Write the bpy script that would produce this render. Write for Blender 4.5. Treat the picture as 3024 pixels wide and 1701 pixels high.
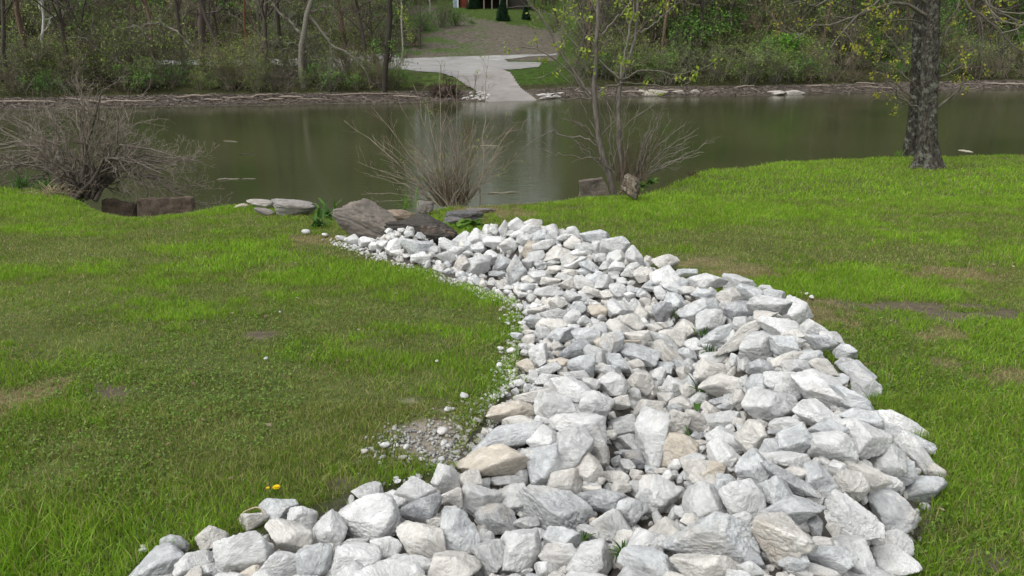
import bpy, bmesh, math
import numpy as np
from mathutils import Matrix, Vector

# ------------------------------------------------------------------ camera, world, sun, exposure
for o in list(bpy.data.objects): bpy.data.objects.remove(o)
SC = bpy.context.scene
COL = SC.collection
W0, H0, FPX = 3024.0, 1701.0, 2200.0          # photograph size in pixels and focal length in pixels
PITCH = math.radians(18.6)
EYE = np.array([0.0, 0.0, 1.65])
cam = bpy.data.cameras.new("camera"); cam.lens = 36*FPX/W0; cam.sensor_width = 36
cam.clip_start = 0.05; cam.clip_end = 2000
co = bpy.data.objects.new("camera", cam); COL.objects.link(co)
co.location = EYE; co.rotation_euler = (math.pi/2-PITCH, 0, 0)
SC.camera = co

SUN_EL, SUN_AZ = math.radians(58), math.radians(-125)     # high, behind the left shoulder
wd = bpy.data.worlds.new("World"); SC.world = wd; wd.use_nodes = True
nt = wd.node_tree; nt.nodes.clear()
sky = nt.nodes.new('ShaderNodeTexSky'); sky.sky_type = 'NISHITA'; sky.sun_disc = False
sky.sun_elevation = SUN_EL; sky.sun_rotation = SUN_AZ; sky.air_density = 1.0; sky.dust_density = 4.0; sky.ozone_density = 1.0
hs = nt.nodes.new('ShaderNodeHueSaturation'); hs.inputs['Saturation'].default_value = 0.12
bg = nt.nodes.new('ShaderNodeBackground'); bg.inputs['Strength'].default_value = 0.135
out = nt.nodes.new('ShaderNodeOutputWorld')
nt.links.new(sky.outputs[0], hs.inputs['Color']); nt.links.new(hs.outputs[0], bg.inputs['Color']); nt.links.new(bg.outputs[0], out.inputs[0])
sl = bpy.data.lights.new("sun", 'SUN'); sl.energy = 0.65; sl.angle = math.radians(60); sl.color = (1.0, 0.97, 0.92)
so = bpy.data.objects.new("sun", sl); COL.objects.link(so)
sd = Vector((math.sin(SUN_AZ)*math.cos(SUN_EL), math.cos(SUN_AZ)*math.cos(SUN_EL), math.sin(SUN_EL)))
so.rotation_euler = sd.to_track_quat('Z', 'Y').to_euler(); so.location = (0, 0, 60)
SC.view_settings.view_transform = 'Standard'; SC.view_settings.look = 'None'
SC.view_settings.exposure = 0.70; SC.view_settings.gamma = 1.0
SC.render.engine = 'CYCLES'
SC.cycles.max_bounces = 6; SC.cycles.diffuse_bounces = 3; SC.cycles.glossy_bounces = 3; SC.cycles.transmission_bounces = 2
SC.cycles.use_denoising = True

# ------------------------------------------------------------------ helpers
RNG = np.random.default_rng(7)
cp, sp = math.cos(PITCH), math.sin(PITCH)
RIGHT = np.array([1.0, 0, 0]); UP = np.array([0, sp, cp]); FWD = np.array([0, cp, -sp])
def ray(px, py):
    px = np.asarray(px, float)[..., None]; py = np.asarray(py, float)[..., None]
    d = RIGHT*(px-W0/2) + UP*(H0/2-py) + FWD*FPX
    return d/np.linalg.norm(d, axis=-1, keepdims=True)
def project(P):
    q = np.asarray(P, float)-EYE
    z = np.maximum(q@FWD, 1e-3)
    return W0/2+FPX*(q@RIGHT)/z, H0/2-FPX*(q@UP)/z, z
def on_plane(px, py, z):
    d = ray(px, py); t = (z-EYE[2])/d[..., 2]; return EYE+d*t[..., None]
def at_y(px, py, y):
    d = ray(px, py); return EYE+d*(np.asarray(y)/d[..., 1])[..., None]
TAB = np.random.default_rng(99).random((48, 48, 48)).astype(np.float32)
def vnoise(P):
    P = np.asarray(P, float); i = np.floor(P).astype(np.int64); f = P-i; f = f*f*(3-2*f)
    r = 0
    for a in (0, 1):
        for b in (0, 1):
            for c in (0, 1):
                w = (f[..., 0] if a else 1-f[..., 0])*(f[..., 1] if b else 1-f[..., 1])*(f[..., 2] if c else 1-f[..., 2])
                r = r+w*TAB[(i[..., 0]+a) % 48, (i[..., 1]+b) % 48, (i[..., 2]+c) % 48]
    return r
def fbm(P, o=4):
    P = np.asarray(P, float); r = 0; a = 0.5; t = 0
    for k in range(o):
        r = r+a*vnoise(P*(2.03**k)+17.3*k); t += a; a *= 0.5
    return r/t
def n2(x, y, s, seed=0, o=3):
    return fbm(np.stack([np.asarray(x)*s, np.asarray(y)*s, np.full(np.shape(x), seed*3.77)], -1), o)
def sst(a, b, x):
    t = np.clip((np.asarray(x, float)-a)/(b-a), 0, 1); return t*t*(3-2*t)
def unit(v): return v/np.maximum(np.linalg.norm(v, axis=-1, keepdims=True), 1e-9)

def mesh(name, V, F, mat, col=None, smooth=False):
    """F: list of integer arrays (n,3) / (n,4)"""
    me = bpy.data.meshes.new(name)
    V = np.asarray(V, np.float32); F = [np.asarray(f, np.int32) for f in F if len(f)]
    me.vertices.add(len(V)); me.vertices.foreach_set('co', V.ravel())
    loops = np.concatenate([f.ravel() for f in F]); tot = np.concatenate([np.full(len(f), f.shape[1], np.int32) for f in F])
    st = np.concatenate([[0], np.cumsum(tot)[:-1]]).astype(np.int32)
    me.loops.add(len(loops)); me.loops.foreach_set('vertex_index', loops)
    me.polygons.add(len(tot)); me.polygons.foreach_set('loop_start', st); me.polygons.foreach_set('loop_total', tot)
    me.polygons.foreach_set('use_smooth', np.full(len(tot), bool(smooth)))
    if col is not None:
        ca = me.color_attributes.new('Col', 'FLOAT_COLOR', 'POINT')
        c = np.ones((len(V), 4), np.float32); c[:, :3] = col; ca.data.foreach_set('color', c.ravel())
    me.update(calc_edges=True)
    for m in (mat if isinstance(mat, (list, tuple)) else [mat]): me.materials.append(m)
    return me
def tag(o, label=None, cat=None, group=None, kind=None):
    for k, v in (('label', label), ('category', cat), ('group', group), ('kind', kind)):
        if v: o[k] = v
    return o
def obj(name, me, parent=None, loc=None):
    o = bpy.data.objects.new(name, me); COL.objects.link(o)
    if parent is not None: o.parent = parent
    if loc is not None: o.location = loc
    return o
def thing(name, loc, label, cat, group=None, rz=0, sc=1.0):
    o = bpy.data.objects.new(name, None); COL.objects.link(o); o.location = loc; o.rotation_euler = (0, 0, rz)
    o.scale = (sc, sc, sc); o.empty_display_size = 0.2
    return tag(o, label, cat, group)
class Bag:
    def __init__(s): s.V = []; s.F = {3: [], 4: []}; s.C = []; s.n = 0
    def add(s, V, F, c=None):
        V = np.asarray(V, float).reshape(-1, 3)
        s.V.append(V)
        for f in F:
            f = np.asarray(f)
            if len(f): s.F[f.shape[1]].append(f+s.n)
        s.n += len(V)
        s.C.append(np.broadcast_to(np.asarray(c if c is not None else (1, 1, 1), float), (len(V), 3)))
    def mesh(s, name, mat, smooth=False):
        V = np.concatenate(s.V); C = np.concatenate(s.C)
        F = [np.concatenate(f) for f in s.F.values() if f]
        return mesh(name, V, F, mat, C, smooth)
BOXF = np.array([[0, 3, 2, 1], [4, 5, 6, 7], [0, 1, 5, 4], [1, 2, 6, 5], [2, 3, 7, 6], [3, 0, 4, 7]])
def box(bag, x0, x1, y0, y1, z0, z1, c=None):
    bag.add([[x0, y0, z0], [x1, y0, z0], [x1, y1, z0], [x0, y1, z0], [x0, y0, z1], [x1, y0, z1], [x1, y1, z1], [x0, y1, z1]], [BOXF], c)
def in_poly(x, y, P):
    r = np.zeros(np.shape(x), bool); n = len(P)
    for i in range(n):
        x1, y1 = P[i]; x2, y2 = P[(i+1) % n]
        c = ((y1 > y) != (y2 > y)) & (x < (x2-x1)*(y-y1)/((y2-y1) if y2 != y1 else 1e-9)+x1)
        r ^= c
    return r
def seg_dist(x, y, P, closed=True):
    d = np.full(np.shape(x), 1e9); n = len(P)
    for i in range(n if closed else n-1):
        a = np.array(P[i]); b = np.array(P[(i+1) % n]); ab = b-a; L = ab@ab+1e-9
        t = np.clip(((x-a[0])*ab[0]+(y-a[1])*ab[1])/L, 0, 1)
        d = np.minimum(d, np.hypot(x-a[0]-t*ab[0], y-a[1]-t*ab[1]))
    return d

# ---- tubes and branches
def tubes(P, R, sides=4):
    N, K, _ = P.shape
    T = unit(np.gradient(P, axis=1)); D = unit(P[:, -1]-P[:, 0])
    ref = np.eye(3)[np.argmin(np.abs(D), axis=1)][:, None, :]
    A = unit(np.cross(T, ref)); B = np.cross(T, A)
    th = np.arange(sides)*2*math.pi/sides
    V = P[:, :, None, :]+R[:, :, None, None]*(A[:, :, None, :]*np.cos(th)[None, None, :, None]+B[:, :, None, :]*np.sin(th)[None, None, :, None])
    idx = np.arange(N*K*sides).reshape(N, K, sides)
    a = idx[:, :-1, :]; b = np.roll(a, -1, 2); c = idx[:, 1:, :]; d = np.roll(c, -1, 2)
    return V.reshape(-1, 3), np.stack([a, b, d, c], -1).reshape(-1, 4)
def spawn(P, R, per, rng, L, ang=(35, 60), K=5, up=0.15, wob=0.18, t0=0.25, t1=1.0, rr=0.6, tip=0.25, curl=0.0, rmin=0.0):
    N = len(P); n = int(N*per); pi = rng.integers(0, N, n) if per < 1 else np.repeat(np.arange(N), int(per)); n = len(pi)
    t = t0+(t1-t0)*rng.random(n)**0.8; f = t*(P.shape[1]-1); i = np.minimum(f.astype(int), P.shape[1]-2); w = (f-i)[:, None]
    base = P[pi, i]*(1-w)+P[pi, i+1]*w; tan = unit(P[pi, i+1]-P[pi, i])
    r0 = (R[pi, i]*(1-w[:, 0])+R[pi, i+1]*w[:, 0])*rr
    perp = unit(np.cross(tan, rng.normal(size=(n, 3)))); a = np.radians(rng.uniform(ang[0], ang[1], n))[:, None]
    d = unit(tan*np.cos(a)+perp*np.sin(a)+np.array([0, 0, up]))
    plen = np.linalg.norm(np.diff(P, axis=1), axis=2).sum(1)[pi]
    ln = (L[0]+(L[1]-L[0])*rng.random(n))*plen*(1.15-0.6*t)
    Q = np.zeros((n, K, 3)); Q[:, 0] = base
    for k in range(1, K):
        d = unit(d+rng.normal(size=(n, 3))*wob+np.array([0, 0, curl])); Q[:, k] = Q[:, k-1]+d*(ln/(K-1))[:, None]
    RR = np.maximum(r0[:, None]*np.linspace(1, tip, K)[None], rmin)
    return Q, RR
def poly_res(pts, K):
    pts = np.asarray(pts, float); s = np.concatenate([[0], np.cumsum(np.linalg.norm(np.diff(pts, axis=0), axis=1))]); u = np.linspace(0, s[-1], K)
    return np.stack([np.interp(u, s, pts[:, k]) for k in range(3)], -1)
def leaves(pts, rng, n_per, size, spread, cols, aspect=0.55):
    n = len(pts)*n_per; c = np.repeat(pts, n_per, 0)+rng.normal(size=(n, 3))*spread
    a = unit(rng.normal(size=(n, 3))); b = unit(np.cross(a, rng.normal(size=(n, 3))))
    s = (size*(0.6+0.8*rng.random(n)))[:, None]
    V = np.stack([c-a*s*0.5, c+b*s*aspect*0.5, c+a*s*0.5, c-b*s*aspect*0.5], 1).reshape(-1, 3)
    C = np.asarray(cols)[rng.integers(0, len(cols), n)]*(0.75+0.5*rng.random(n))[:, None]
    return V, np.arange(n*4).reshape(n, 4), np.repeat(C, 4, 0)

# ------------------------------------------------------------------ materials
def newmat(name):
    m = bpy.data.materials.new(name); m.use_nodes = True; t = m.node_tree; t.nodes.clear()
    o = t.nodes.new('ShaderNodeOutputMaterial'); return m, t, o
def N(t, typ, **kw):
    n = t.nodes.new(typ)
    for k, v in kw.items():
        if k in n.inputs: n.inputs[k].default_value = v
        else: setattr(n, k, v)
    return n
def mixc(t, fac, a, b, mode='MIX'):
    n = t.nodes.new('ShaderNodeMix'); n.data_type = 'RGBA'; n.blend_type = mode
    for i, v in ((0, fac), (6, a), (7, b)):
        if isinstance(v, (int, float)): n.inputs[i].default_value = v
        elif isinstance(v, tuple): n.inputs[i].default_value = (*v, 1) if len(v) == 3 else v
        else: t.links.new(v, n.inputs[i])
    return n.outputs[2]
def ramp(t, src, stops):
    r = t.nodes.new('ShaderNodeValToRGB'); e = r.color_ramp.elements
    while len(e) < len(stops): e.new(0.5)
    for k, (p, c) in enumerate(stops): e[k].position = p; e[k].color = (*c, 1) if not isinstance(c, (int, float)) else (c, c, c, 1)
    t.links.new(src, r.inputs[0]); return r.outputs[0]
def veg_mat(name, trans=0.3, rough=0.6, noise=0.0):
    m, t, o = newmat(name); a = N(t, 'ShaderNodeVertexColor', layer_name='Col'); c = a.outputs[0]
    p = N(t, 'ShaderNodeBsdfPrincipled', Roughness=rough); p.inputs['Specular IOR Level'].default_value = 0.25
    t.links.new(c, p.inputs['Base Color'])
    if trans:
        tr = N(t, 'ShaderNodeBsdfTranslucent'); t.links.new(c, tr.inputs[0]); mx = N(t, 'ShaderNodeMixShader'); mx.inputs[0].default_value = trans
        t.links.new(p.outputs[0], mx.inputs[1]); t.links.new(tr.outputs[0], mx.inputs[2]); t.links.new(mx.outputs[0], o.inputs[0])
    else: t.links.new(p.outputs[0], o.inputs[0])
    return m
M_GRASS = veg_mat('grass_blades', 0.42, 0.5)
M_LEAF = veg_mat('leaf', 0.35, 0.5)
def bark_mat(name, scale=6, amt=0.5, stretch=4, lichen=None, bump=0.4):
    m, t, o = newmat(name); a = N(t, 'ShaderNodeVertexColor', layer_name='Col')
    tc = N(t, 'ShaderNodeTexCoord'); mp = N(t, 'ShaderNodeMapping'); mp.inputs['Scale'].default_value = (stretch, stretch, 1)
    t.links.new(tc.outputs['Object'], mp.inputs[0])
    n1 = N(t, 'ShaderNodeTexNoise', Scale=scale, Detail=6, Roughness=0.65); t.links.new(mp.outputs[0], n1.inputs['Vector'])
    f = ramp(t, n1.outputs[0], [(0.35, 1-amt), (0.65, 1+amt*0.5)])
    c = mixc(t, 1.0, a.outputs[0], f, 'MULTIPLY')
    if lichen:
        n3 = N(t, 'ShaderNodeTexNoise', Scale=9, Detail=5, Roughness=0.7); t.links.new(tc.outputs['Object'], n3.inputs['Vector'])
        c = mixc(t, ramp(t, n3.outputs[0], [(0.52, 0), (0.62, 0.8)]), c, lichen)
    p = N(t, 'ShaderNodeBsdfPrincipled', Roughness=0.85); p.inputs['Specular IOR Level'].default_value = 0.15
    t.links.new(c, p.inputs['Base Color'])
    b = N(t, 'ShaderNodeBump', Strength=bump, Distance=0.03); t.links.new(n1.outputs[0], b.inputs['Height']); t.links.new(b.outputs[0], p.inputs['Normal'])
    t.links.new(p.outputs[0], o.inputs[0]); return m
M_BARK = bark_mat('bark'); M_TWIG = bark_mat('twig', 14, 0.35, 1, None, 0.1)
M_OAK = bark_mat('furrowed_bark', 14, 0.85, 2.2, (0.20, 0.21, 0.17), 1.0)

def rock_mat(name, use_attr):
    m, t, o = newmat(name); tc = N(t, 'ShaderNodeTexCoord'); oi = N(t, 'ShaderNodeObjectInfo')
    if use_attr: base = N(t, 'ShaderNodeVertexColor', layer_name='Col').outputs[0]; alpha = None
    else: base = oi.outputs['Color']; alpha = oi.outputs['Alpha']
    va = N(t, 'ShaderNodeVectorMath', operation='ADD'); t.links.new(tc.outputs['Object'], va.inputs[0])
    cx = N(t, 'ShaderNodeMath', operation='MULTIPLY'); cx.inputs[1].default_value = 37.0; t.links.new(oi.outputs['Random'], cx.inputs[0])
    t.links.new(cx.outputs[0], va.inputs[1]); v = va.outputs[0]
    n1 = N(t, 'ShaderNodeTexNoise', Scale=7, Detail=8, Roughness=0.68, Distortion=0.6); t.links.new(v, n1.inputs['Vector'])
    n2_ = N(t, 'ShaderNodeTexNoise', Scale=34, Detail=6, Roughness=0.7); t.links.new(v, n2_.inputs['Vector'])
    c = mixc(t, 1.0, base, ramp(t, n1.outputs[0], [(0.3, 0.66), (0.5, 0.93), (0.68, 1.14)]), 'MULTIPLY')
    c = mixc(t, 1.0, c, ramp(t, n2_.outputs[0], [(0.32, 0.86), (0.6, 1.05)]), 'MULTIPLY')
    # pale veins
    vo = N(t, 'ShaderNodeTexVoronoi', Scale=6.0); vo.feature = 'DISTANCE_TO_EDGE'
    dv = N(t, 'ShaderNodeVectorMath', operation='MULTIPLY_ADD'); t.links.new(n1.outputs['Color'], dv.inputs[0]); dv.inputs[1].default_value = (0.35, 0.35, 0.35); t.links.new(v, dv.inputs[2])
    t.links.new(dv.outputs[0], vo.inputs['Vector'])
    c = mixc(t, ramp(t, vo.outputs[0], [(0.0, 0.55), (0.035, 0)]), c, (0.80, 0.80, 0.78))
    # warm iron stains
    n4 = N(t, 'ShaderNodeTexNoise', Scale=3.2, Detail=5, Roughness=0.6); t.links.new(v, n4.inputs['Vector'])
    c = mixc(t, ramp(t, n4.outputs[0], [(0.59, 0), (0.74, 0.5)]), c, (0.56, 0.48, 0.38))
    # dark mineral streaks, as strong as the stone has them
    mp = N(t, 'ShaderNodeMapping'); mp.inputs['Scale'].default_value = (1.0, 1.0, 1.7); mp.inputs['Rotation'].default_value = (0.5, 0.6, 0.2); t.links.new(v, mp.inputs[0])
    n5 = N(t, 'ShaderNodeTexNoise', Scale=11, Detail=7, Roughness=0.72, Distortion=1.2); t.links.new(mp.outputs[0], n5.inputs['Vector'])
    s = ramp(t, n5.outputs[0], [(0.47, 0), (0.62, 0.85)])
    if alpha is not None:
        mm = N(t, 'ShaderNodeMath', operation='MULTIPLY'); t.links.new(s, mm.inputs[0]); t.links.new(alpha, mm.inputs[1]); s = mm.outputs[0]
        c = mixc(t, s, c, (0.24, 0.25, 0.27))
    p = N(t, 'ShaderNodeBsdfPrincipled', Roughness=0.88); p.inputs['Specular IOR Level'].default_value = 0.2
    t.links.new(c, p.inputs['Base Color'])
    vb = N(t, 'ShaderNodeTexVoronoi', Scale=16.0); t.links.new(dv.outputs[0], vb.inputs['Vector'])
    ad = N(t, 'ShaderNodeMath', operation='MULTIPLY_ADD'); t.links.new(vb.outputs['Distance'], ad.inputs[0]); ad.inputs[1].default_value = 0.45; t.links.new(n1.outputs[0], ad.inputs[2])
    ad2 = N(t, 'ShaderNodeMath', operation='MULTIPLY_ADD'); t.links.new(n2_.outputs[0], ad2.inputs[0]); ad2.inputs[1].default_value = 0.35; t.links.new(ad.outputs[0], ad2.inputs[2])
    b = N(t, 'ShaderNodeBump', Strength=0.75, Distance=0.03); t.links.new(ad2.outputs[0], b.inputs['Height']); t.links.new(b.outputs[0], p.inputs['Normal'])
    t.links.new(p.outputs[0], o.inputs[0]); return m
M_ROCK = rock_mat('limestone', False); M_RUB = rock_mat('limestone_rubble', True)
def boulder_mat():
    m, t, o = newmat('weathered_boulder'); tc = N(t, 'ShaderNodeTexCoord'); oi = N(t, 'ShaderNodeObjectInfo')
    mp = N(t, 'ShaderNodeMapping'); mp.inputs['Scale'].default_value = (1.0, 1.0, 1.5); t.links.new(tc.outputs['Object'], mp.inputs[0])
    n1 = N(t, 'ShaderNodeTexNoise', Scale=3.5, Detail=8, Roughness=0.7, Distortion=0.8); t.links.new(mp.outputs[0], n1.inputs['Vector'])
    n2_ = N(t, 'ShaderNodeTexNoise', Scale=5, Detail=6, Roughness=0.7); t.links.new(tc.outputs['Object'], n2_.inputs['Vector'])
    c = mixc(t, 1.0, oi.outputs['Color'], ramp(t, n1.outputs[0], [(0.3, 0.6), (0.5, 0.95), (0.7, 1.25)]), 'MULTIPLY')
    c = mixc(t, ramp(t, n2_.outputs[0], [(0.56, 0), (0.68, 0.6)]), c, (0.26, 0.19, 0.14))
    p = N(t, 'ShaderNodeBsdfPrincipled', Roughness=0.85); p.inputs['Specular IOR Level'].default_value = 0.25
    t.links.new(c, p.inputs['Base Color'])
    b = N(t, 'ShaderNodeBump', Strength=0.9, Distance=0.05); t.links.new(n1.outputs[0], b.inputs['Height']); t.links.new(b.outputs[0], p.inputs['Normal'])
    t.links.new(p.outputs[0], o.inputs[0]); return m
M_BOULDER = boulder_mat()
def ground_mat(name, scale, lo, hi, bump=0.5, dist=0.04):
    m, t, o = newmat(name); a = N(t, 'ShaderNodeVertexColor', layer_name='Col'); tc = N(t, 'ShaderNodeTexCoord')
    n1 = N(t, 'ShaderNodeTexNoise', Scale=scale, Detail=9, Roughness=0.75); t.links.new(tc.outputs['Object'], n1.inputs['Vector'])
    c = mixc(t, 1.0, a.outputs[0], ramp(t, n1.outputs[0], [(0.3, lo), (0.7, hi)]), 'MULTIPLY')
    p = N(t, 'ShaderNodeBsdfPrincipled', Roughness=0.95); p.inputs['Specular IOR Level'].default_value = 0.1
    t.links.new(c, p.inputs['Base Color'])
    b = N(t, 'ShaderNodeBump', Strength=bump, Distance=dist); t.links.new(n1.outputs[0], b.inputs['Height']); t.links.new(b.outputs[0], p.inputs['Normal'])
    t.links.new(p.outputs[0], o.inputs[0]); return m
M_SOIL = ground_mat('soil', 18, 0.55, 1.4)
M_HILL = ground_mat('hillside_ground', 2.2, 0.35, 1.7, 0.9, 0.3)
M_ROAD = ground_mat('weathered_concrete', 0.9, 0.8, 1.15, 0.15, 0.02)
M_CONC = ground_mat('old_concrete_block', 6, 0.3, 1.6, 1.0, 0.05)
M_PLAIN = ground_mat('painted_wood', 5, 0.9, 1.1, 0.1, 0.01)
M_BUD = veg_mat('petal', 0.2, 0.5)
def water_mat():
    m, t, o = newmat('river_water'); tc = N(t, 'ShaderNodeTexCoord')
    mp = N(t, 'ShaderNodeMapping'); mp.inputs['Scale'].default_value = (0.55, 1.6, 1); t.links.new(tc.outputs['Object'], mp.inputs[0])
    n1 = N(t, 'ShaderNodeTexNoise', Scale=3.0, Detail=5, Roughness=0.6); t.links.new(mp.outputs[0], n1.inputs['Vector'])
    n3 = N(t, 'ShaderNodeTexNoise', Scale=0.12, Detail=3, Roughness=0.5); t.links.new(tc.outputs['Object'], n3.inputs['Vector'])
    c = ramp(t, n3.outputs[0], [(0.35, (0.033, 0.041, 0.015)), (0.65, (0.047, 0.051, 0.022))])
    p = N(t, 'ShaderNodeBsdfPrincipled', Roughness=0.085, IOR=1.33); t.links.new(c, p.inputs['Base Color'])
    ml = N(t, 'ShaderNodeMath', operation='MULTIPLY'); t.links.new(n1.outputs[0], ml.inputs[0]); t.links.new(ramp(t, n3.outputs[0], [(0.3, 0.35), (0.7, 1.0)]), ml.inputs[1])
    b = N(t, 'ShaderNodeBump', Strength=0.5, Distance=0.02); t.links.new(ml.outputs[0], b.inputs['Height']); t.links.new(b.outputs[0], p.inputs['Normal'])
    t.links.new(p.outputs[0], o.inputs[0]); return m
M_WATER = water_mat()

# ------------------------------------------------------------------ near ground
ZW = -2.85
def lawn0(x, y): return -0.045*np.maximum(np.asarray(y, float)-1, 0)+0*np.asarray(x)
def lawn(x, y):
    x = np.asarray(x, float); return lawn0(x, y)+0.07*(n2(x, y, 0.45, 1)-0.5)+0.02*(n2(x, y, 2.2, 2)-0.5)
def hit(px, py, fn, tmin=1.5, tmax=40, n=500):
    px = np.atleast_1d(np.asarray(px, float)); py = np.atleast_1d(np.asarray(py, float)); d = ray(px, py)
    ts = np.linspace(tmin, tmax, n); P = EYE+d[:, None, :]*ts[None, :, None]
    below = P[..., 2] < fn(P[..., 0], P[..., 1]); k = np.where(below.any(1), below.argmax(1), n-1)
    t1 = ts[k]; t0 = ts[np.maximum(k-1, 0)]
    for _ in range(12):
        tm = (t0+t1)/2; Q = EYE+d*tm[:, None]; b = Q[:, 2] < fn(Q[:, 0], Q[:, 1]); t1 = np.where(b, tm, t1); t0 = np.where(b, t0, tm)
    return EYE+d*t1[:, None]
EDGE = [(-900, 546), (-400, 548), (0, 548), (120, 557), (220, 580), (290, 610), (400, 624), (570, 620), (680, 598), (830, 590), (930, 604), (1000, 640), (1200, 655), (1250, 618), (1330, 600), (1400, 598), (1500, 590), (1700, 580), (1880, 572), (1960, 545), (2020, 520), (2090, 497), (2300, 474), (2700, 462), (3024, 455), (3600, 448), (4200, 445)]
EP = hit([e[0] for e in EDGE], [e[1] for e in EDGE], lawn0); o_ = np.argsort(EP[:, 0]); EX, EYY = EP[o_, 0], EP[o_, 1]
def edge_y(x): return np.interp(x, EX, EYY)+0.25*(n2(x, 0*np.asarray(x), 1.6, 5)-0.5)
LEFTB = [(985, 700), (1080, 742), (1250, 795), (1400, 848), (1520, 885), (1545, 960), (1530, 1060), (1530, 1130), (1450, 1205), (1385, 1290), (1340, 1395), (1150, 1440), (1000, 1470), (830, 1530), (640, 1600), (420, 1660), (330, 1760), (300, 2300)]
RIGHTB = [(1330, 722), (1420, 708), (1600, 715), (1740, 735), (1860, 778), (2000, 838), (2180, 900), (2300, 950), (2440, 1060), (2545, 1160), (2600, 1250), (2700, 1320), (2770, 1420), (2745, 1540), (2690, 1650), (2680, 1800), (2600, 2300)]
lb = hit([p[0] for p in LEFTB], [p[1] for p in LEFTB], lawn0); rb = hit([p[0] for p in RIGHTB], [p[1] for p in RIGHTB], lawn0)
PILE = [tuple(p[:2]) for p in lb]+[tuple(p[:2]) for p in rb[::-1]]
chan = hit([1330, 1500, 1700, 1900, 2060, 2060, 2010, 1930, 1960, 1900, 1550], [745, 800, 830, 900, 960, 1060, 1180, 1330, 1450, 1510, 1500], lawn0)
CHAN = [tuple(p[:2]) for p in chan]; RBL = [tuple(p[:2]) for p in rb]
def mound(x, y):
    x = np.asarray(x, float); y = np.asarray(y, float); ins = in_poly(x, y, PILE); d = np.where(ins, seg_dist(x, y, PILE), 0)
    dr = seg_dist(x, y, RBL, False); dc = seg_dist(x, y, CHAN, False)
    h = 0.08*sst(0, 0.4, d)+0.19*sst(0, 0.35, d)*(1-sst(0.35, 1.1, dr)); h = h-0.20*sst(0, 0.3, d)*(1-sst(0.08, 0.45, dc))
    return np.where(ins, h, 0)
def ground(x, y):
    x = np.asarray(x, float); y = np.asarray(y, float); t = y-edge_y(x)
    z = lawn(x, y)-0.12*sst(-0.4, 0.2, t)-0.95*np.maximum(t-0.1, 0)
    return np.maximum(z, -3.5)+mound(x, y)-0.04*(in_poly(x, y, PILE))
# bare or dull places of the lawn: px, py, half width, half height, bareness, (colour: s soil, t straw, d dull)
PATCH = [(2720, 912, 330, 20, 1.0, 's'), (2920, 935, 240, 22, 1.0, 's'), (2640, 965, 45, 22, 0.9, 's'), (2770, 1000, 90, 16, 0.7, 't'), (2820, 815, 120, 28, 0.75, 't'), (2430, 935, 90, 36, 0.85, 't'), (2530, 965, 70, 16, 0.7, 't'),
         (2090, 770, 120, 20, 0.85, 't'), (2200, 800, 90, 18, 0.6, 't'), (765, 990, 42, 14, 0.9, 's'), (320, 1155, 90, 26, 0.85, 's'), (200, 880, 260, 70, 0.35, 'd'), (640, 870, 200, 40, 0.4, 'd'), (330, 1000, 330, 60, 0.45, 'd'),
         (600, 1060, 260, 40, 0.4, 'd'), (60, 1170, 120, 50, 0.55, 't'), (1000, 1440, 90, 40, 0.7, 's'), (1180, 1010, 150, 30, 0.35, 'd'), (1290, 1300, 130, 90, 1.0, 'g'), (2890, 1640, 70, 35, 0.7, 's'), (2780, 1085, 60, 16, 0.75, 't'),
         (2960, 1120, 100, 20, 0.5, 't'), (120, 1390, 90, 30, 0.6, 'd'), (330, 1290, 160, 40, 0.4, 'd'), (760, 1250, 200, 40, 0.35, 'd'), (1500, 860, 60, 20, 0.7, 'g'), (1530, 1160, 50, 60, 0.7, 'g'), (1420, 620, 130, 22, 0.7, 't'), (930, 705, 110, 16, 0.5, 't'), (1350, 930, 160, 30, 0.3, 'd')]
pc = hit([p[0] for p in PATCH], [p[1] for p in PATCH], lawn0); pr = hit([p[0]+p[2] for p in PATCH], [p[1] for p in PATCH], lawn0); pt = hit([p[0] for p in PATCH], [max(p[1]-p[3], 470) for p in PATCH], lawn0)
def patches(x, y):
    bare = np.zeros(np.shape(x)); kind = {'s': 0, 't': 0, 'd': 0, 'g': 0}
    nz = 0.6*(n2(x, y, 2.5, 8)-0.5)+0.8*(n2(x, y, 9.0, 9)-0.5)
    for k, p in enumerate(PATCH):
        rx = abs(pr[k, 0]-pc[k, 0]); ry = abs(pt[k, 1]-pc[k, 1])
        q = np.hypot((x-pc[k, 0])/rx, (y-pc[k, 1])/ry)+nz*2.4; w = (1-sst(0.55, 1.3, q))
        bare = np.maximum(bare, w*p[4]); kind[p[5]] = np.maximum(kind[p[5]], w)
    return bare, kind
def grid(x0, x1, nx, y0, y1, ny, fn):
    X, Y = np.meshgrid(np.linspace(x0, x1, nx), np.linspace(y0, y1, ny)); Z = fn(X, Y); V = np.stack([X, Y, Z], -1).reshape(-1, 3)
    i = np.arange(nx*ny).reshape(ny, nx); F = np.stack([i[:-1, :-1], i[:-1, 1:], i[1:, 1:], i[1:, :-1]], -1).reshape(-1, 4)
    return V, F
def warp_grid(xs, ys, fn):
    X, Y = np.meshgrid(xs, ys); V = np.stack([X, Y, fn(X, Y)], -1).reshape(-1, 3); nx, ny = len(xs), len(ys)
    i = np.arange(nx*ny).reshape(ny, nx); return V, np.stack([i[:-1, :-1], i[:-1, 1:], i[1:, 1:], i[1:, :-1]], -1).reshape(-1, 4)
xs = np.concatenate([np.linspace(-60, -9, 60), np.linspace(-8.9, 8.9, 260), np.linspace(9, 60, 60)])
ys = np.concatenate([np.linspace(-12, 0.9, 20), np.linspace(1, 11.5, 230), np.linspace(11.6, 20, 90), np.linspace(20.3, 30, 16)])
V, F = warp_grid(xs, ys, ground)
br, kd = patches(V[:, 0], V[:, 1]); nz = n2(V[:, 0], V[:, 1], 3, 3)[:, None]
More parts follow.
